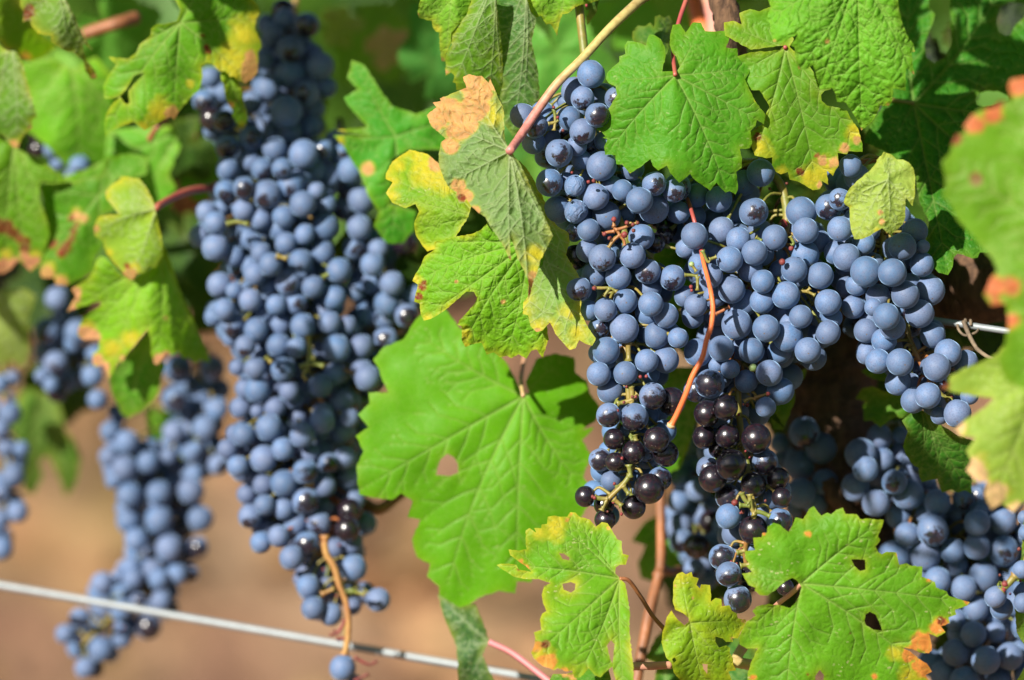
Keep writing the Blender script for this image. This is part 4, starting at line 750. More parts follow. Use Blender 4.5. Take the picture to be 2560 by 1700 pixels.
BUN['J'] = dict(d=0.13, g="t32 1120,990,100,1 1020,1250,105,0 1160,1360,105,0 1070,850,80,2 700,1150,70,1 1180,1150,70,2 t33 1000,250,110,2 1100,90,100,2 1330,350,80,1 1100,480,110,2 1210,560,100,2 960,150,90,2 1180,300,110,2 1230,700,100,2 1340,120,100,3 1000,40,100,1 1200,160,100,2 1280,220,110,1d 1380,260,100,1s 1150,420,110,1d 1260,430,110,1s 1020,380,100,1s 1350,640,100,2d 1130,620,100,1s 940,280,100,2s t32 1130,1180,95,2s 1000,1120,90,2s",  # black and rubbed kinds here darken the bunch in place of shade
 stem=[("t32 1150,600", .15), ("t32 1120,1200", .15), ("t33 1120,200", .15), ("t33 1200,700", .15)],
 lab="shaded blurred bunch behind the two black grape tails at the lower centre right")
BUN['Q'] = dict(d=0.10, g="t32 2060,880,135,1 2200,1010,130,1 2020,1160,130,1 1850,970,80,2 2030,1390,130,0 2230,1300,110,2 1900,1100,100,3 t33 2150,60,110,2 2000,90,100,3",
 stem=[("t32 1980,500", .13), ("t32 2050,1000", .13), ("t33 2050,0", .13)],
 lab="shadowed dark grapes hanging just left of the old trunk")
BUN['E'] = dict(d=0.125, g="t10 1040,85,100,1d 1050,160,95,1 1235,210,108,0h 950,270,90,1d 900,200,90,2 920,360,85,2 1100,415,118,0s 880,500,90,1 1095,630,128,1 1350,560,118,1 1290,450,80,2d 1240,790,112,1 1400,740,90,2 1060,940,138,0 900,750,125,1 770,860,100,0 1290,920,100,2 420,650,90,1h 530,780,90,2d 370,850,100,1h 430,1000,100,1d 540,1020,100,0h 600,960,90,2 450,1100,90,2 765,1165,112,0s 570,1240,105,0h 1095,1110,105,1 1270,1070,95,1 940,1120,80,2 965,1255,108,0 1210,1300,132,0 1370,1260,95,1 755,1360,95,1 570,1420,98,0 860,1425,98,1 1030,1420,92,0 1300,1440,100,1 1450,1480,90,2 1180,1520,100,1 "
 "t11 550,260,95,0s 710,235,95,0h 900,290,125,0s 1100,220,115,1 1320,260,78,0 1205,370,112,0 1400,370,85,1 390,440,95,1 465,530,100,0 330,645,95,1 465,735,118,0 620,810,90,1 700,420,95,0 520,400,70,2 850,500,90,0 1040,480,100,0 740,660,95,1 790,690,75,0 1060,700,95,0 1220,625,88,0 1395,560,108,1 1370,780,105,1 850,780,90,0 930,880,100,0 1185,850,105,0 760,890,85,2 800,960,100,1 1510,930,108,0 1080,1030,112,0 500,1050,105,1 625,1100,75,0 1290,1070,100,0 1470,1160,105,1 760,1180,98,0 910,1070,75,1 540,1260,98,0 450,1320,80,1 900,1180,80,1 980,1220,90,0 1150,1205,95,0 610,1390,105,1 810,1430,105,0 880,1290,80,1 1010,1390,95,1 1205,1400,108,0 1430,1370,98,0 1580,1390,80,1 "
 "t12 1000,145,105,0 1150,165,92,0 1490,170,120,0 1470,390,100,1 1355,485,105,0 720,150,95,0 600,80,80,1 650,330,70,1h 800,340,98,0 1035,350,100,0 720,510,90,1 820,520,110,1 980,480,60,1 1090,530,90,1 1130,600,85,2 970,670,95,1 820,700,60,1 680,670,95,2 920,840,118,0 1370,785,108,0 1200,900,108,0 1160,750,80,2 700,900,100,1 640,890,85,2 830,920,95,1 1035,1020,98,0 870,1100,115,0 570,1020,90,1 655,1165,95,0 1260,1060,90,2 1225,1210,108,0s 1045,1310,118,0 870,1320,90,1 800,1270,70,2 1420,1140,90,0h 1390,1330,95,1h 1230,1460,115,0h 730,1400,85,2 880,1490,90,0 1600,760,80,2 1560,1100,100,2d 1600,1250,110,2d 1640,1450,90,1d 1650,300,110,3 1750,420,110,3 1700,150,100,3 1480,900,100,3 1530,620,110,3 "
 "t13 890,90,90,1 1040,110,92,0 760,170,105,1 1140,230,100,1 1340,230,108,0s 1000,335,92,0 850,390,95,0 1240,400,105,0h 1110,520,108,0 1580,280,110,0d 1600,120,110,1d 1730,230,100,2d 1470,440,90,2d 1620,400,90,1d 1630,605,112,0 1840,875,108,0 1250,760,105,0 1190,700,70,1 1290,945,100,0 1440,1000,95,0 1620,930,75,1h 1540,1450,112,0 1640,1560,60,1 1400,740,60,2",
 stem=[("t10 1150,-80", .21), ("t10 1080,600", .20), ("t10 1000,1200", .175), ("t11 950,100", .155), ("t11 900,900", .15), ("t12 1100,100", .15), ("t12 1150,900", .148), ("t12 1350,1350", .142), ("t13 1390,330", .13), ("t13 1400,480", .13), ("t13 1500,680", .13), ("t13 1570,900", .13), ("t13 1570,1100", .13), ("t13 1560,1340", .13)],
 lab="tallest bunch left of centre reaching from the top edge to one grape below the wire")
BUN['F'] = dict(d=0.135, g="t10 1610,1430,115,1 1530,1300,100,2 1480,1180,90,3 t11 1700,330,120,1 1680,570,110,1 1530,420,90,2 1640,740,100,2 1840,750,90,1 1790,880,108,1 1955,1040,108,1 1910,1210,110,2 2150,1140,85,1 2080,1310,100,1h 2060,700,110,2d 1750,1300,110,3 1650,1100,100,3 1440,150,90,2 1560,220,100,3 1900,1330,100,3 1700,1000,100,3 1600,1450,110,3s t12 1560,250,110,3s 1640,480,110,3s 1590,620,105,2s 1560,900,105,2s 1630,760,110,3s 1570,1010,105,2s 1640,1150,110,3s 1560,1290,105,3s 1650,1350,105,3s 1500,1190,100,2s 1750,280,110,3s 1800,450,105,2s 1700,600,105,2s 1680,900,100,2s 1900,100,110,2s 1760,80,110,3s",  # rubbed grapes of the last tile added to darken the shaded flank
 stem=[("t10 1500,1000", .2), ("t11 1650,400", .2), ("t11 1850,900", .2), ("t11 1950,1300", .16), ("t12 1750,200", .16), ("t12 1640,700", .16), ("t12 1620,1300", .16)],
 lab="half hidden bunch between the tallest bunch and the yellow bordered leaf")
BUN['G'] = dict(d=0.25, g="t02 1500,340,130,1s 1790,340,115,1s 1480,600,118,0s 1465,875,100,0 1725,840,110,0 1620,1040,95,1 1660,1010,50,0 1920,1020,90,1 1800,980,80,2 1840,1150,90,1 1420,1080,75,1 1700,560,100,3 1850,520,100,3 1830,680,100,2 930,870,90,1 1070,960,105,0 990,760,70,1 960,700,60,1 920,1080,90,1 1050,1180,110,0 1250,1130,95,0 960,1280,80,1 1090,1410,110,0 1340,1390,105,0 1610,1370,110,0 1640,1230,80,1 1480,1450,80,2d "
 "t03 1080,210,105,1 1150,370,105,0 1340,200,125,0 1425,440,120,0 1690,190,110,0 1670,430,90,1h 1330,40,100,1 1530,280,80,2d 1100,600,90,1 1120,700,90,0 860,735,95,0 990,680,60,1 1290,620,95,1 1340,700,90,0 1490,660,95,0 1600,650,85,1h 1160,890,75,0 1360,880,95,0 1430,950,80,2d 1020,960,100,0 1250,1100,110,1h 1030,1100,70,1 670,1030,90,0 550,1160,85,0 1030,1200,85,0 850,1290,115,0 720,1450,95,0 800,1460,80,1d 930,1330,80,2",
 stem=[("t02 1750,150", .28), ("t02 1680,520", .275), ("t02 1500,1050", .28), ("t02 1350,1200", .28), ("t03 1380,200", .28), ("t03 1260,600", .28), ("t03 1150,900", .27), ("t03 900,1060", .255), ("t03 700,1250", .25)],
 lab="blurred bunch left of the tallest one whose tip crosses behind the wire")
BUN['H'] = dict(d=0.27, g="t02 0,470,80,0 100,430,70,1 80,720,100,0 0,850,90,1 180,1020,70,0 60,1000,90,2 110,1240,100,0 0,1300,90,1 0,1400,80,0 t03 150,130,90,0 10,190,80,1 10,440,100,0 -60,300,90,1",
 stem=[("t02 0,200", .29), ("t02 40,800", .29), ("t02 40,1400", .29), ("t03 0,400", .29)],
 lab="blurred bunch cut by the left border above the wire")
BUN['I'] = dict(d=0.24, g="t01 480,1170,110,1 650,1450,110,1 400,1450,120,2s t02 470,300,110,1s 350,400,60,1 430,480,70,1 780,400,95,0 820,600,85,0 800,210,80,1 480,540,90,2d 620,120,90,1 380,200,100,3",
 stem=[("t01 500,1000", .27), ("t01 600,1450", .27), ("t02 700,300", .27)],
 lab="dark blurred grapes behind the scorched leaves near the left border")
BUN['K'] = dict(d=0.215, g="t00 340,1130,90,2d 440,1250,80,1 490,1370,70,1 640,1240,70,1d 670,1400,90,0s 770,1420,80,1d 600,1480,60,1 330,980,60,2d 320,1250,80,2d",
 stem=[("t00 420,900", .24), ("t00 600,1200", .24), ("t00 650,1500", .24)],
 lab="few dark blurred grapes seen between the upper left leaves")
ALL = []
rg = random.Random(3)
for bk, bd in BUN.items():
    gl = P(bd['g'], True); n0 = len(gl); bd['list'] = []
    back = {'M': 0}.get(bk, 1.0)
    for i, (x, y, r, l, kd) in enumerate(gl):
        if kd == 'b' and rg.random() < (.10 if bk in 'EAF' else .03): kd = 's'
        k0 = (DIST + bd['d']) / DIST * S
        g_ = dict(x=x, y=y, r=r * k0, l=l, k=kd, b=bk, d=bd['d'] + (.04 * max(0, 1 - y / 470) if bk == 'E' else 0) + l * 0.0075 + rg.uniform(-.0012, .0012), f=False)
        ALL.append(g_); bd['list'].append(g_)
    Xs = np.array([(q[0], q[1], q[2]) for q in gl])
    if back:                                           # grapes filling the hidden back of the bunch
        x0, y0 = Xs[:, 0].min(), Xs[:, 1].min(); x1, y1 = Xs[:, 0].max(), Xs[:, 1].max()
        for lay in range(2):
            yy = y0
            while yy < y1:
                xx = x0 + (lay * 25)
                while xx < x1:
                    nx, ny = xx + rg.uniform(-10, 10), yy + rg.uniform(-10, 10); xx += 52
                    v = Xs[:, :2] - (nx, ny); dd = np.hypot(v[:, 0], v[:, 1]); nb = dd < 84
                    if nb.sum() < 3: continue
                    if dd.min() < 8: continue
                    a = np.sort(np.degrees(np.arctan2(v[nb, 1], v[nb, 0]))); gap = np.diff(np.append(a, a[0] + 360)).max()
                    if gap > 165: continue
                    g_ = dict(x=nx, y=ny, r=rg.uniform(28, 34) * S * 1.03, l=4, k='b' if rg.random() < .6 else 's', b=bk, d=bd['d'] + (.04 * max(0, 1 - ny / 470) if bk == 'E' else 0) + 0.020 + lay * .013 + rg.uniform(0, .006), f=True)  # some fill grapes get rubbed skin so their colour imitates inner shade
                    ALL.append(g_); bd['list'].append(g_)
                yy += 50
# settle: move overlapping grapes apart in depth until their skins only touch
pairs = []
for i in range(len(ALL)):
    for j in range(i + 1, len(ALL)):
        a, b = ALL[i], ALL[j]
        if abs(a['d'] - b['d']) > 0.06: continue
        k0 = (DIST + (a['d'] + b['d']) / 2) / DIST * S
        dx = math.hypot(a['x'] - b['x'], a['y'] - b['y']) * k0; m = (a['r'] + b['r']) * 0.965
        if dx < m: pairs.append((i, j, math.sqrt(m * m - dx * dx) if dx > 0.25 * m else m * .97, 1 if a['d'] <= b['d'] else -1))
for it in range(90):
    for i, j, need, sg in pairs:
        a, b = ALL[i], ALL[j]; g_ = (b['d'] - a['d']) * sg
        if g_ < need:
            e = (need - g_) * 0.25; wa = 0.35 if a['l'] == 0 else 1.0; wb = 0.35 if b['l'] == 0 else 1.0
            a['d'] -= sg * e * wa * (1 if sg < 0 else .8); b['d'] += sg * e * wb * (1 if sg > 0 else .8)
for g_ in ALL: g_['p'] = at(g_['x'], g_['y'], g_['d'])
LBL = {'h': "grape with bloom rubbed to black on its lower face", 'd': "glossy black grape without bloom", 'w': "wrinkled shrivelled grape", 's': "blue grape with a dark rubbed spot"}  # black and rubbed kinds also carry painted shade inside some bunches
GROUP = "bunches of grapes on the vine"
for bk, bd in BUN.items():
    st = [at(*P(q)[0], d_) for q, d_ in bd['stem']]
    root = empty('grape_bunch', st[0]); tag(root, bd['lab'], 'grapes', GROUP); bd['root'] = root
    tb = Tubes(); tb.add(st, 0.0022, 0.0011, 8, 6, 0.12); sm = smooth(st, 10)
    cap = Tubes()
    lst = bd['list']; vis = [g_ for g_ in lst if not g_['f']]; fil = [g_ for g_ in lst if g_['f']]
    vis.sort(key=lambda q: (q['l'], -q['r']))
    room = max(0, 99 - len(vis)); single = vis[:99] + fil[:room]; rest = vis[99:] + fil[room:]
    for n, g_ in enumerate(single):
        me = GMESH[g_['k']][n % 4]; o = bpy.data.objects.new('grape', me); COL.objects.link(o); o.parent = root
        o.matrix_parent_inverse = Matrix.Translation(-Vector(root.location)); o.location = g_['p']
        r = g_['r'] * rg.uniform(.97, 1.01)
        o.scale = (r * rg.uniform(.97, 1.02), r * rg.uniform(.97, 1.02), r * rg.uniform(.97, 1.03))
        sp = 26 if g_['k'] in 'hds' else 45
        o.rotation_euler = (R(rg.uniform(-sp, sp)), R(rg.uniform(-sp, sp)), R(rg.uniform(-sp, sp)))
        if g_['k'] in LBL: o['label'] = LBL[g_['k']]
    if rest:
        vs, fs = [], []; src = GMESH['b'][0]; sv = [v.co.copy() for v in src.vertices]; sf = [tuple(p.vertices) for p in src.polygons]
        for g_ in rest:
            o = len(vs); vs += [tuple(v * g_['r'] + g_['p']) for v in sv]; fs += [tuple(i + o for i in f) for f in sf]
        me = bpy.data.meshes.new('grape'); me.from_pydata(vs, [], fs); me.update(); me.shade_smooth()
        o = link('grape', me, GM['b'], root); o['kind'] = 'stuff'; o['label'] = "remaining blue grapes deep inside the bunch"
        uvs = None
    for g_ in lst:                                     # each grape on its little stalk
        p = g_['p']; c = min(sm, key=lambda q: (q - p - UP * 0.010).length); L = (c - p).length
        if L > 0.075: continue
        mid = p.lerp(c, .55) + UP * 0.004 + FWD * 0.003; e0 = p + (mid - p).normalized() * g_['r'] * .96
        tb.add([c, mid, e0], 0.0009, 0.0006, 6, 3, 0.15); tb.add([e0.lerp(mid, .12), e0], 0.0008, 0.0013, 6, 2)
    tb.build('stalk', M_RACH, root)
    # dead flower caps along the stalk
    for q in range(max(3, len(sm) // 5)):
        c = rg.choice(sm) + Vector((rg.uniform(-.008, .008), rg.uniform(-.012, .0), rg.uniform(-.006, .006)))
        cp = Tubes(); cp.ball(c, rg.uniform(.0006, .0011), 5); cp.build('dead_flower_cap', M_BUD, root)
def extra_twigs(bk, s, d, mat=M_RACH, r=.0009, name='twig'):
    root = BUN[bk]['root']
    for path in s.split('/'):
        pts = P(path); tb = Tubes(); tb.add([at(x, y, d) for x, y in pts], r, r * .75, 7, 5, .1, ((0.0, r * .6), (1.0, r * .8)))
        tb.build(name, mat, root)
extra_twigs('A', "t31 410,740 450,680 500,630 470,590 450,560 / t31 500,630 540,680 545,720 / t31 470,590 540,570 600,545 650,530 / t31 460,600 400,610 360,625 / t31 455,560 455,500", -.010)
extra_twigs('A', "t31 290,1080 360,1080 420,1080 480,1110 / t31 420,1080 370,1150 / t21 1440,330 1430,350 / t20 1300,920 1310,1010 1300,1100 / t20 1250,1045 1310,1030 1340,1010", -.006)
extra_twigs('A', "t22 1940,1240 1880,1320 1800,1400 1740,1460 1700,1540 / t22 1880,1330 1930,1400 / t22 1640,1425 1700,1440 1750,1440 / t22 1930,1150 1945,1260 / t22 1800,1440 1870,1500", -.008, r=.0013)
extra_twigs('A', "t32 575,120 580,280 / t32 600,480 610,600 600,640 / t32 660,560 600,610 480,640 / t32 630,900 640,950", .002, r=.0015)
extra_twigs('B', "t31 1050,970 1100,970 1160,980 / t31 1110,880 1150,940 / t31 1160,980 1160,1100 / t31 1200,760 1240,850 1260,860 / t31 1260,840 1320,815 / t31 1310,1300 1370,1270 1430,1240", -.008)
extra_twigs('B', "t31 1650,650 1700,680 / t31 1940,640 1970,700 1950,720 / t31 2010,1110 2080,1110 2150,1140 / t31 2080,1110 2110,1080 / t32 1550,620 1600,595 1650,600 / t32 1640,590 1750,555", .004)
extra_twigs('B', "t32 1600,1400 1610,1500 t33 1640,160 / t33 1510,80 1600,80 / t33 1640,130 1700,140 1770,170 / t33 1490,480 1560,460 / t33 1520,590 1600,575 / t32 1530,1390 1560,1450 t33 1590,60", -.010, r=.0013)
extra_twigs('E', "t11 560,540 640,520 740,540 / t12 1250,60 1265,200 1240,330 1210,400 1240,440 / t12 1180,330 1270,300 1380,320 / t12 890,240 940,290 / t11 1370,990 1420,960 / t11 980,810 1070,830 / t13 1360,830 1470,780 / t13 1600,800 1730,830", .108, r=.0013)
extra_twigs('E', "t13 1390,330 1400,480 1470,600 1520,780 1570,900 1590,1080 1580,1230 1555,1340", .112, M_TAIL, .0019)
extra_twigs('E', "t13 1570,1040 1500,1150 1430,1170 / t13 1560,1200 1490,1200 / t13 1640,1360 1760,1420 1830,1390 / t13 1640,1560 1760,1500", .115, M_BUD, .0009)
extra_twigs('M', "t43 2290,670 2220,750 2170,800", -.035, r=.0020)
def caps(bk, s, d, mat=M_BUD, k=1.0, name='dead_flower_cap', lab=None):
    for (x, y, r, kd) in B(s):
        t = Tubes(); t.ball(at(x, y, d), r * S * k, 8); o = t.build(name, mat, BUN[bk]['root'])
        if lab: o['label'] = lab
caps('A', "t31 455,500,24,r 565,530,20,r 615,545,18,r 655,530,16,r 620,595,18,r 375,625,20,r 415,660,16,r 545,630,28,r 655,410,0.1,r 240,185,16,r 285,175,18,r 290,1080,20,r", -.012)
caps('A', "t22 1910,495,12,r 2027,412,16,r 2077,408,16,r 1300,-10,1,r t20 1297,905,14,r 1330,990,14,r 1375,1100,14,r 1450,1455,12,r t22 1800,1470,14,r", -.008)
caps('B', "t31 1105,1070,18,r 1110,1100,14,r 1950,745,22,r 1300,830,12,r 1875,860,30,r t32 1755,555,18,r t33 1475,55,30,r 1540,135,18,r 1530,450,16,r", -.006)
caps('B', "t32 1625,335,34,g", -.012, M_GREENB, 1.0, 'berry', "tiny unripe green berry")
caps('B', "t31 1110,880,24,g", -.008, M_GREENB, 1.0, 'berry', "tiny unripe green berry")
caps('C', "t41 330,540,42,g", .02, M_BUD, 1.0, 'berry', "small reddish undeveloped berry")
caps('M', "t43 2200,740,30,r 2190,790,22,r", -.036)

# ------------------------------------------------------------------ canes, trunk, wires
def piece(name, label, cat, paths, mat, group=None, n=10, bump=.1, sm=7, knots=()):
    t = Tubes()
    for pts, r0, r1 in paths: t.add([at(*P(q)[0], d_) for q, d_ in pts], r0, r1, n, sm, bump, knots)
    o = t.build(name, mat); tag(o, label, cat, group); return o
st = empty('dry_leaf_stalk', at(*P("t31 1070,320")[0], 0.01)); tag(st, "long bare orange stalk with a pale cut end curving down in front of the grapes", 'stalk')
t = Tubes(); t.add([at(*P(q)[0], d_) for q, d_ in (("t31 1195,790", .002), ("t31 1215,880", -.004), ("t31 1250,1010", -.012), ("t31 1272,1110", -.020), ("t31 1290,1250", -.024), ("t31 1275,1400", -.028), ("t31 1235,1520", -.028), ("t32 1200,250", -.028), ("t32 1120,400", -.027), ("t32 1060,560", -.025), ("t32 990,720", -.022), ("t32 935,825", -.020))], 0.00105, 0.00145, 10, 6, .05, ((1.0, .0006),))
t.build('shaft', M_ORNG, st)
t = Tubes(); t.add([at(*P("t32 942,812")[0], -.0205), at(*P("t32 930,838")[0], -.0200)], 0.0021, 0.0019, 10, 2, .2); t.build('cut_end', M_PALE, st)
t = Tubes(); t.add([at(*P(q)[0], d_) for q, d_ in (("t31 1070,320", .02), ("t31 1100,400", .012), ("t31 1135,520", .004), ("t31 1180,700", .006), ("t31 1195,790", .002))], 0.0010, 0.0011, 8, 5, .05)
t.build('thin_end', M_PETR, st)
piece('vine_cane', "orange brown cane forking behind the creased leaf at the bottom centre", 'cane',
      [((("t33 840,-200", .13), ("t33 850,200", .12), ("t33 850,560", .11), ("t33 820,720", .105), ("t33 740,1050", .095), ("t33 640,1600", .085), ("t33 600,1900", .08)), .0023, .0031),
       ((("t33 850,600", .11), ("t33 920,640", .12), ("t33 1010,620", .14)), .0025, .0020)], M_CANE, "canes of the vine", knots=((.45, .0012),))
piece('vine_cane', "pinkish stalk crossing behind the small narrow leaf at the bottom edge", 'cane', [((("t33 560,1440", .0), ("t33 640,1436", .0), ("t33 800,1432", .002), ("t33 935,1425", .004)), .0021, .0020)], M_PETP, "canes of the vine")
piece('vine_cane', "short brownish cane joint between the small narrow leaf and the large speckled leaf", 'cane', [((("t33 1420,1400", .03), ("t33 1500,1405", .03), ("t33 1640,1430", .034)), .0026, .0030), ((("t33 1470,1400", .03), ("t33 1520,1310", .034), ("t33 1600,1180", .04)), .0024, .0028)], M_PETP, "canes of the vine")
piece('vine_cane', "thick dark brown cane entering at the top edge left of the puckered leaf", 'cane', [((("t30 1330,-160", .045), ("t30 1390,60", .04), ("t30 1430,260", .04), ("t30 1500,600", .06)), .0070, .0068)], M_BARK, "canes of the vine", 14, .25)
piece('vine_cane', "blurred orange cane at the top edge left of the dark brown cane", 'cane', [((("t30 1110,-160", .22), ("t30 1150,60", .21), ("t30 1210,260", .20), ("t30 1260,500", .2)), .0050, .0050)], M_ORNG, "canes of the vine")
piece('vine_cane', "pale cane between the orange cane and the dark brown cane at the top edge", 'cane', [((("t30 1230,-160", .12), ("t30 1290,120", .12), ("t30 1300,400", .12)), .0042, .0042)], M_PETP, "canes of the vine")
piece('vine_cane', "short blurred reddish cane among the leaves at the upper left", 'cane', [((("t00 700,290", .19), ("t00 850,240", .19), ("t00 1010,190", .19), ("t00 1150,150", .2)), .0034, .0036)], M_CANE, "canes of the vine")
piece('vine_cane', "dim brown curved stalk below the orange toothed edge of the top left leaf", 'cane', [((("t00 1420,990", .16), ("t00 1320,1080", .16), ("t00 1260,1180", .165)), .0016, .0016)], M_CANE, "canes of the vine")
piece('vine_cane', "rusty brown shaded wood behind the red leaf stalk in the left middle", 'cane', [((("t01 1400,-60", .30), ("t01 1560,120", .29), ("t01 1700,260", .28)), .022, .018), ((("t01 1500,100", .27), ("t01 1580,200", .265), ("t01 1620,330", .27)), .007, .006)], M_CANE, "canes of the vine")
piece('vine_cane', "orange brown curved stem behind the left edge of the big soft focus leaf", 'cane', [((("t12 1600,1380", .17), ("t13 1720,60", .165), ("t13 1840,110", .16), ("t13 1960,40", .165), ("t12 2080,1360", .17)), .0035, .003)], M_CANE, "canes of the vine")
tk = empty('grapevine', at(*P("t43 850,2600")[0], .15)); tag(tk, "old brown shaggy vine trunk standing in the shade between the two right bunches", 'vine')
t = Tubes(); t.add([at(*P(q)[0], d_) for q, d_ in (("t41 700,1250", .14), ("t42 760,0", .135), ("t42 740,400", .13), ("t42 770,900", .13), ("t42 800,1500", .135), ("t43 860,500", .14), ("t43 900,1500", .15), ("t43 850,3000", .16), ("t43 900,9000", .30), ("t43 900,15200", .44))], .020, .030, 22, 10, .22); t.build('trunk', M_BARK, tk)
t = Tubes(); t.add([at(*P(q)[0], d_) for q, d_ in (("t41 700,1250", .14), ("t41 1100,1100", .13), ("t41 1700,1050", .11), ("t41 2200,1000", .09), ("t41 2900,950", .08))], .024, .021, 20, 9, .22)
t.add([at(*P(q)[0], d_) for q, d_ in (("t43 700,-140", .10), ("t43 780,20", .10), ("t43 900,150", .11))], .004, .006, 9, 6, .3)
t.build('arm', M_BARK, tk)
def ext(a, b, k): return a + (b - a) * k
wa, wb = at(*P("f 0,1349")[0], .215), at(*P("f 1245,1566")[0], .135)
t = Tubes(); t.add([ext(wa, wb, -6), ext(wa, wb, 4)], .0021, .0021, 12, 40)
tag(t.build('trellis_wire', M_WIRE), "long grey steel wire sloping across the lower left corner", 'wire')
wd = (wb - wa).normalized(); c0 = at(*P("t41 1900,1395")[0], .03)
wr = empty('trellis_wire', c0); tag(wr, "short visible grey wire with a dried tendril knot at the right", 'wire')
t = Tubes(); t.add([c0 - wd * .10, c0 + wd * 1.5], .0017, .0017, 12, 20); t.build('wire', M_WIRE, wr)
t = Tubes(); sp = []
for i in range(16):
    a = i * .52; e1 = UP; e2 = wd.cross(UP).normalized(); sp.append(c0 + wd * (i * .00022 - .002) + (e1 * math.cos(a) + e2 * math.sin(a)) * .0026)
t.add(sp, .0008, .0008, 6, 3, .2); t.add([at(*P(q)[0], d_) for q, d_ in (("t41 1850,1360", .026), ("t41 1900,1480", .022), ("t41 1950,1570", .02), ("t42 1980,190", .018), ("t42 2070,250", .015), ("t42 2200,290", .01))], .0012, .0009, 7, 6, .15)
t.add([at(*P(q)[0], d_) for q, d_ in (("t41 1800,1390", .03), ("t41 1815,1440", .026), ("t41 1870,1480", .024), ("t41 1960,1450", .026), ("t41 1990,1390", .03))], .0007, .0006, 6, 5, .2)
t.build('dry_tendril', M_DRY, wr)

# ------------------------------------------------------------------ ground, the row behind, unseen foliage added to block light
me = bpy.data.meshes.new('soil'); bm = bmesh.new(); bmesh.ops.create_grid(bm, x_segments=160, y_segments=160, size=6)
for v in bm.verts:
    x, y = v.co.x * 3, v.co.y * 3; v.co.z = 0
    f = max(0, 1 - max(abs(v.co.x), abs(v.co.y)) / 6)
    v.co.z = f * .05 * float(noise(x * 1.4, y * 1.4, 5)) + f * .04 * float(noise(x * 5, y * 5, 6)); v.co.y += 4
q = [bm.verts.new(p) for p in ((-400, -400, -.02), (400, -400, -.02), (400, 400, -.02), (-400, 400, -.02))]; bm.faces.new(q)
bm.to_mesh(me); bm.free(); me.shade_smooth(); tag(link('ground', me, M_SOIL), None, None, None, 'structure')
rs = random.Random(5)
def scatter(name, mat, n, fn, size):
    vs, fs = [], []
    for i in range(n):
        p = Vector(fn()); s_ = size * rs.uniform(.6, 1.3); e = Matrix.Rotation(rs.uniform(0, 6.3), 3, 'Z') @ Matrix.Rotation(rs.uniform(-1.2, 1.2), 3, 'X') @ Matrix.Rotation(rs.uniform(-1, 1), 3, 'Y')
        o = len(vs); pts = [(0, -.9), (.55, -.7), (.75, -.1), (1, .15), (.6, .4), (.35, 1), (-.3, .95), (-.6, .45), (-1, .1), (-.7, -.15), (-.5, -.75)]
        for a, b in pts: vs.append(tuple(p + e @ Vector((a * s_, b * s_, s_ * .25 * (a * a - b * b * .4)))))
        vs.append(tuple(p)); fs += [(o + 11, o + k, o + (k + 1) % 11) for k in range(11)]
    me = bpy.data.meshes.new(name); me.from_pydata(vs, [], fs); me.update(); return link(name, me, mat)
m_lit = stem_material("dry leaf litter", (0.30, 0.15, 0.07), (0.20, 0.14, 0.05), .8, 6, .2, (0.16, 0.06, 0.04))
tag(scatter('leaf_litter', m_lit, 2600, lambda: (rs.uniform(-3, 3), rs.uniform(1.0, 9), .06 + rs.uniform(0, .03)), .045), "dry brown leaves lying on the soil", 'litter', None, 'stuff')
m_row, t_, b_, o_ = newmat("distant vine foliage"); g = N(t_)
n_ = g('TexNoise', i_Vector=g('NewGeometry').outputs['Position'], i_Scale=7.0, i_Detail=3.0).outputs[0]
cc = g.mixc(g.ramp(n_, .35, .65), (0.06, 0.165, 0.015), (0.14, 0.29, 0.03)); t_.links.new(cc, b_.inputs['Base Color']); b_.inputs['Roughness'].default_value = .5
tr_ = g('BsdfTranslucent', i_Color=cc); mx_ = g('MixShader', i_0=.3); t_.links.new(b_.outputs[0], mx_.inputs[1]); t_.links.new(tr_.outputs[0], mx_.inputs[2]); t_.links.new(mx_.outputs[0], o_.inputs[0])
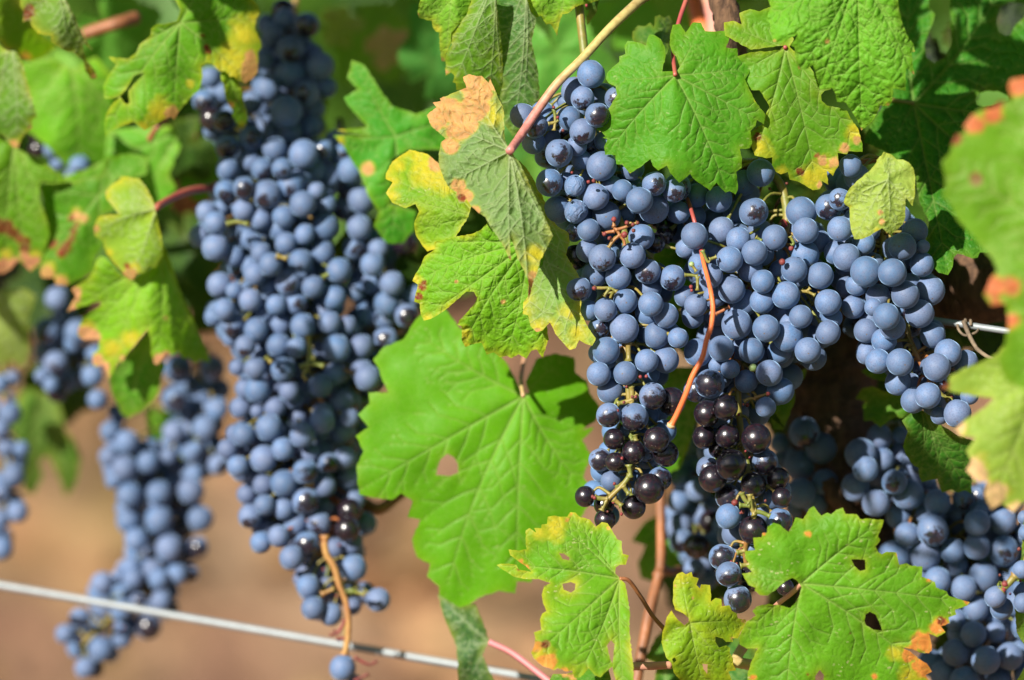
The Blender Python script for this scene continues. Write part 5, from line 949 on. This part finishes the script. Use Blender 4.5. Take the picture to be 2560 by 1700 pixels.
tag(scatter('next_row_foliage', m_row, 8000, lambda: (rs.uniform(-3.5, 3.5), 4.5 + rs.gauss(0, .14), rs.uniform(.14, 1.5)), .07), "blurred green foliage of the next vine row seen through the gaps", 'foliage', None, 'stuff')
tag(scatter('sky_blocker_canopy', m_row, 5000, lambda: (rs.uniform(-1.6, 1.6), rs.uniform(.0, .35), rs.uniform(1.30, 1.6)), .05), "unseen dense leaves added above the picture to block the sky", 'foliage', None, 'stuff')  # added out of view only to hold back skylight from above
tag(scatter('sky_blocker_row', m_row, 5000, lambda: (rs.uniform(-5, 5), -3.1 + rs.gauss(0, .15), rs.uniform(.3, 1.75)), .08), "unseen vine row added behind the camera to block low sky", 'foliage', None, 'stuff')  # added out of view to hold back skylight near the horizon
# unseen leaves added outside the frame, set on sun rays to shade chosen points
def shade(X, Y, d, size, seed, tmin=0.25):
    t = at(X, Y, d); k = tmin
    while k < 1.6:
        c = t + SUN * k; v = c - CAM; z = v.dot(FWD); px = 1280 + v.dot(RT) / (z * SPAN / 2560 / DIST); py = 850 - v.dot(UP) / (z * SPAN / 2560 / DIST)
        if py < -size * 1.12 or px < -size * 1.12: break
        k += .02
    rr = random.Random(seed); o, j, tp = gen_leaf(px, py, size, rr.uniform(0, 360), seed, .9, rr.uniform(0, 3))
    leaf("unseen green leaf added outside the picture to cast shade", o, j, z - DIST, rr.uniform(-.3, .3), rr.uniform(-.3, .3), tp, green=(0.12, 0.28, 0.02), step=16, seed=seed, group="added shade leaves outside the frame")
n = 0
for q in ((700, 40), (760, 120), (680, 160), (790, 230), (620, 60)):
    shade(*q, .16, 115, 540 + n); n += 1
for q in ((2130, 1170), (2230, 1290), (2340, 1240), (2160, 1400), (2450, 1330), (2330, 1400)):
    shade(*q, .085, 110, 560 + n); n += 1
for (x0, y0, x1, y1, d, size) in [
    (2360, 40, 2560, 380, .09, 200), (2200, -40, 2320, 140, .09, 190),
    (880, 900, 960, 1250, .14, 85), (60, 980, 160, 1100, .35, 150), (100, 720, 260, 980, .31, 150)]:
    y = y0
    while y <= y1:
        x = x0
        while x <= x1:
            shade(x, y, d, size, 600 + n, .25 + .04 * (n % 3)); n += 1; x += size * .95
        y += size * .95
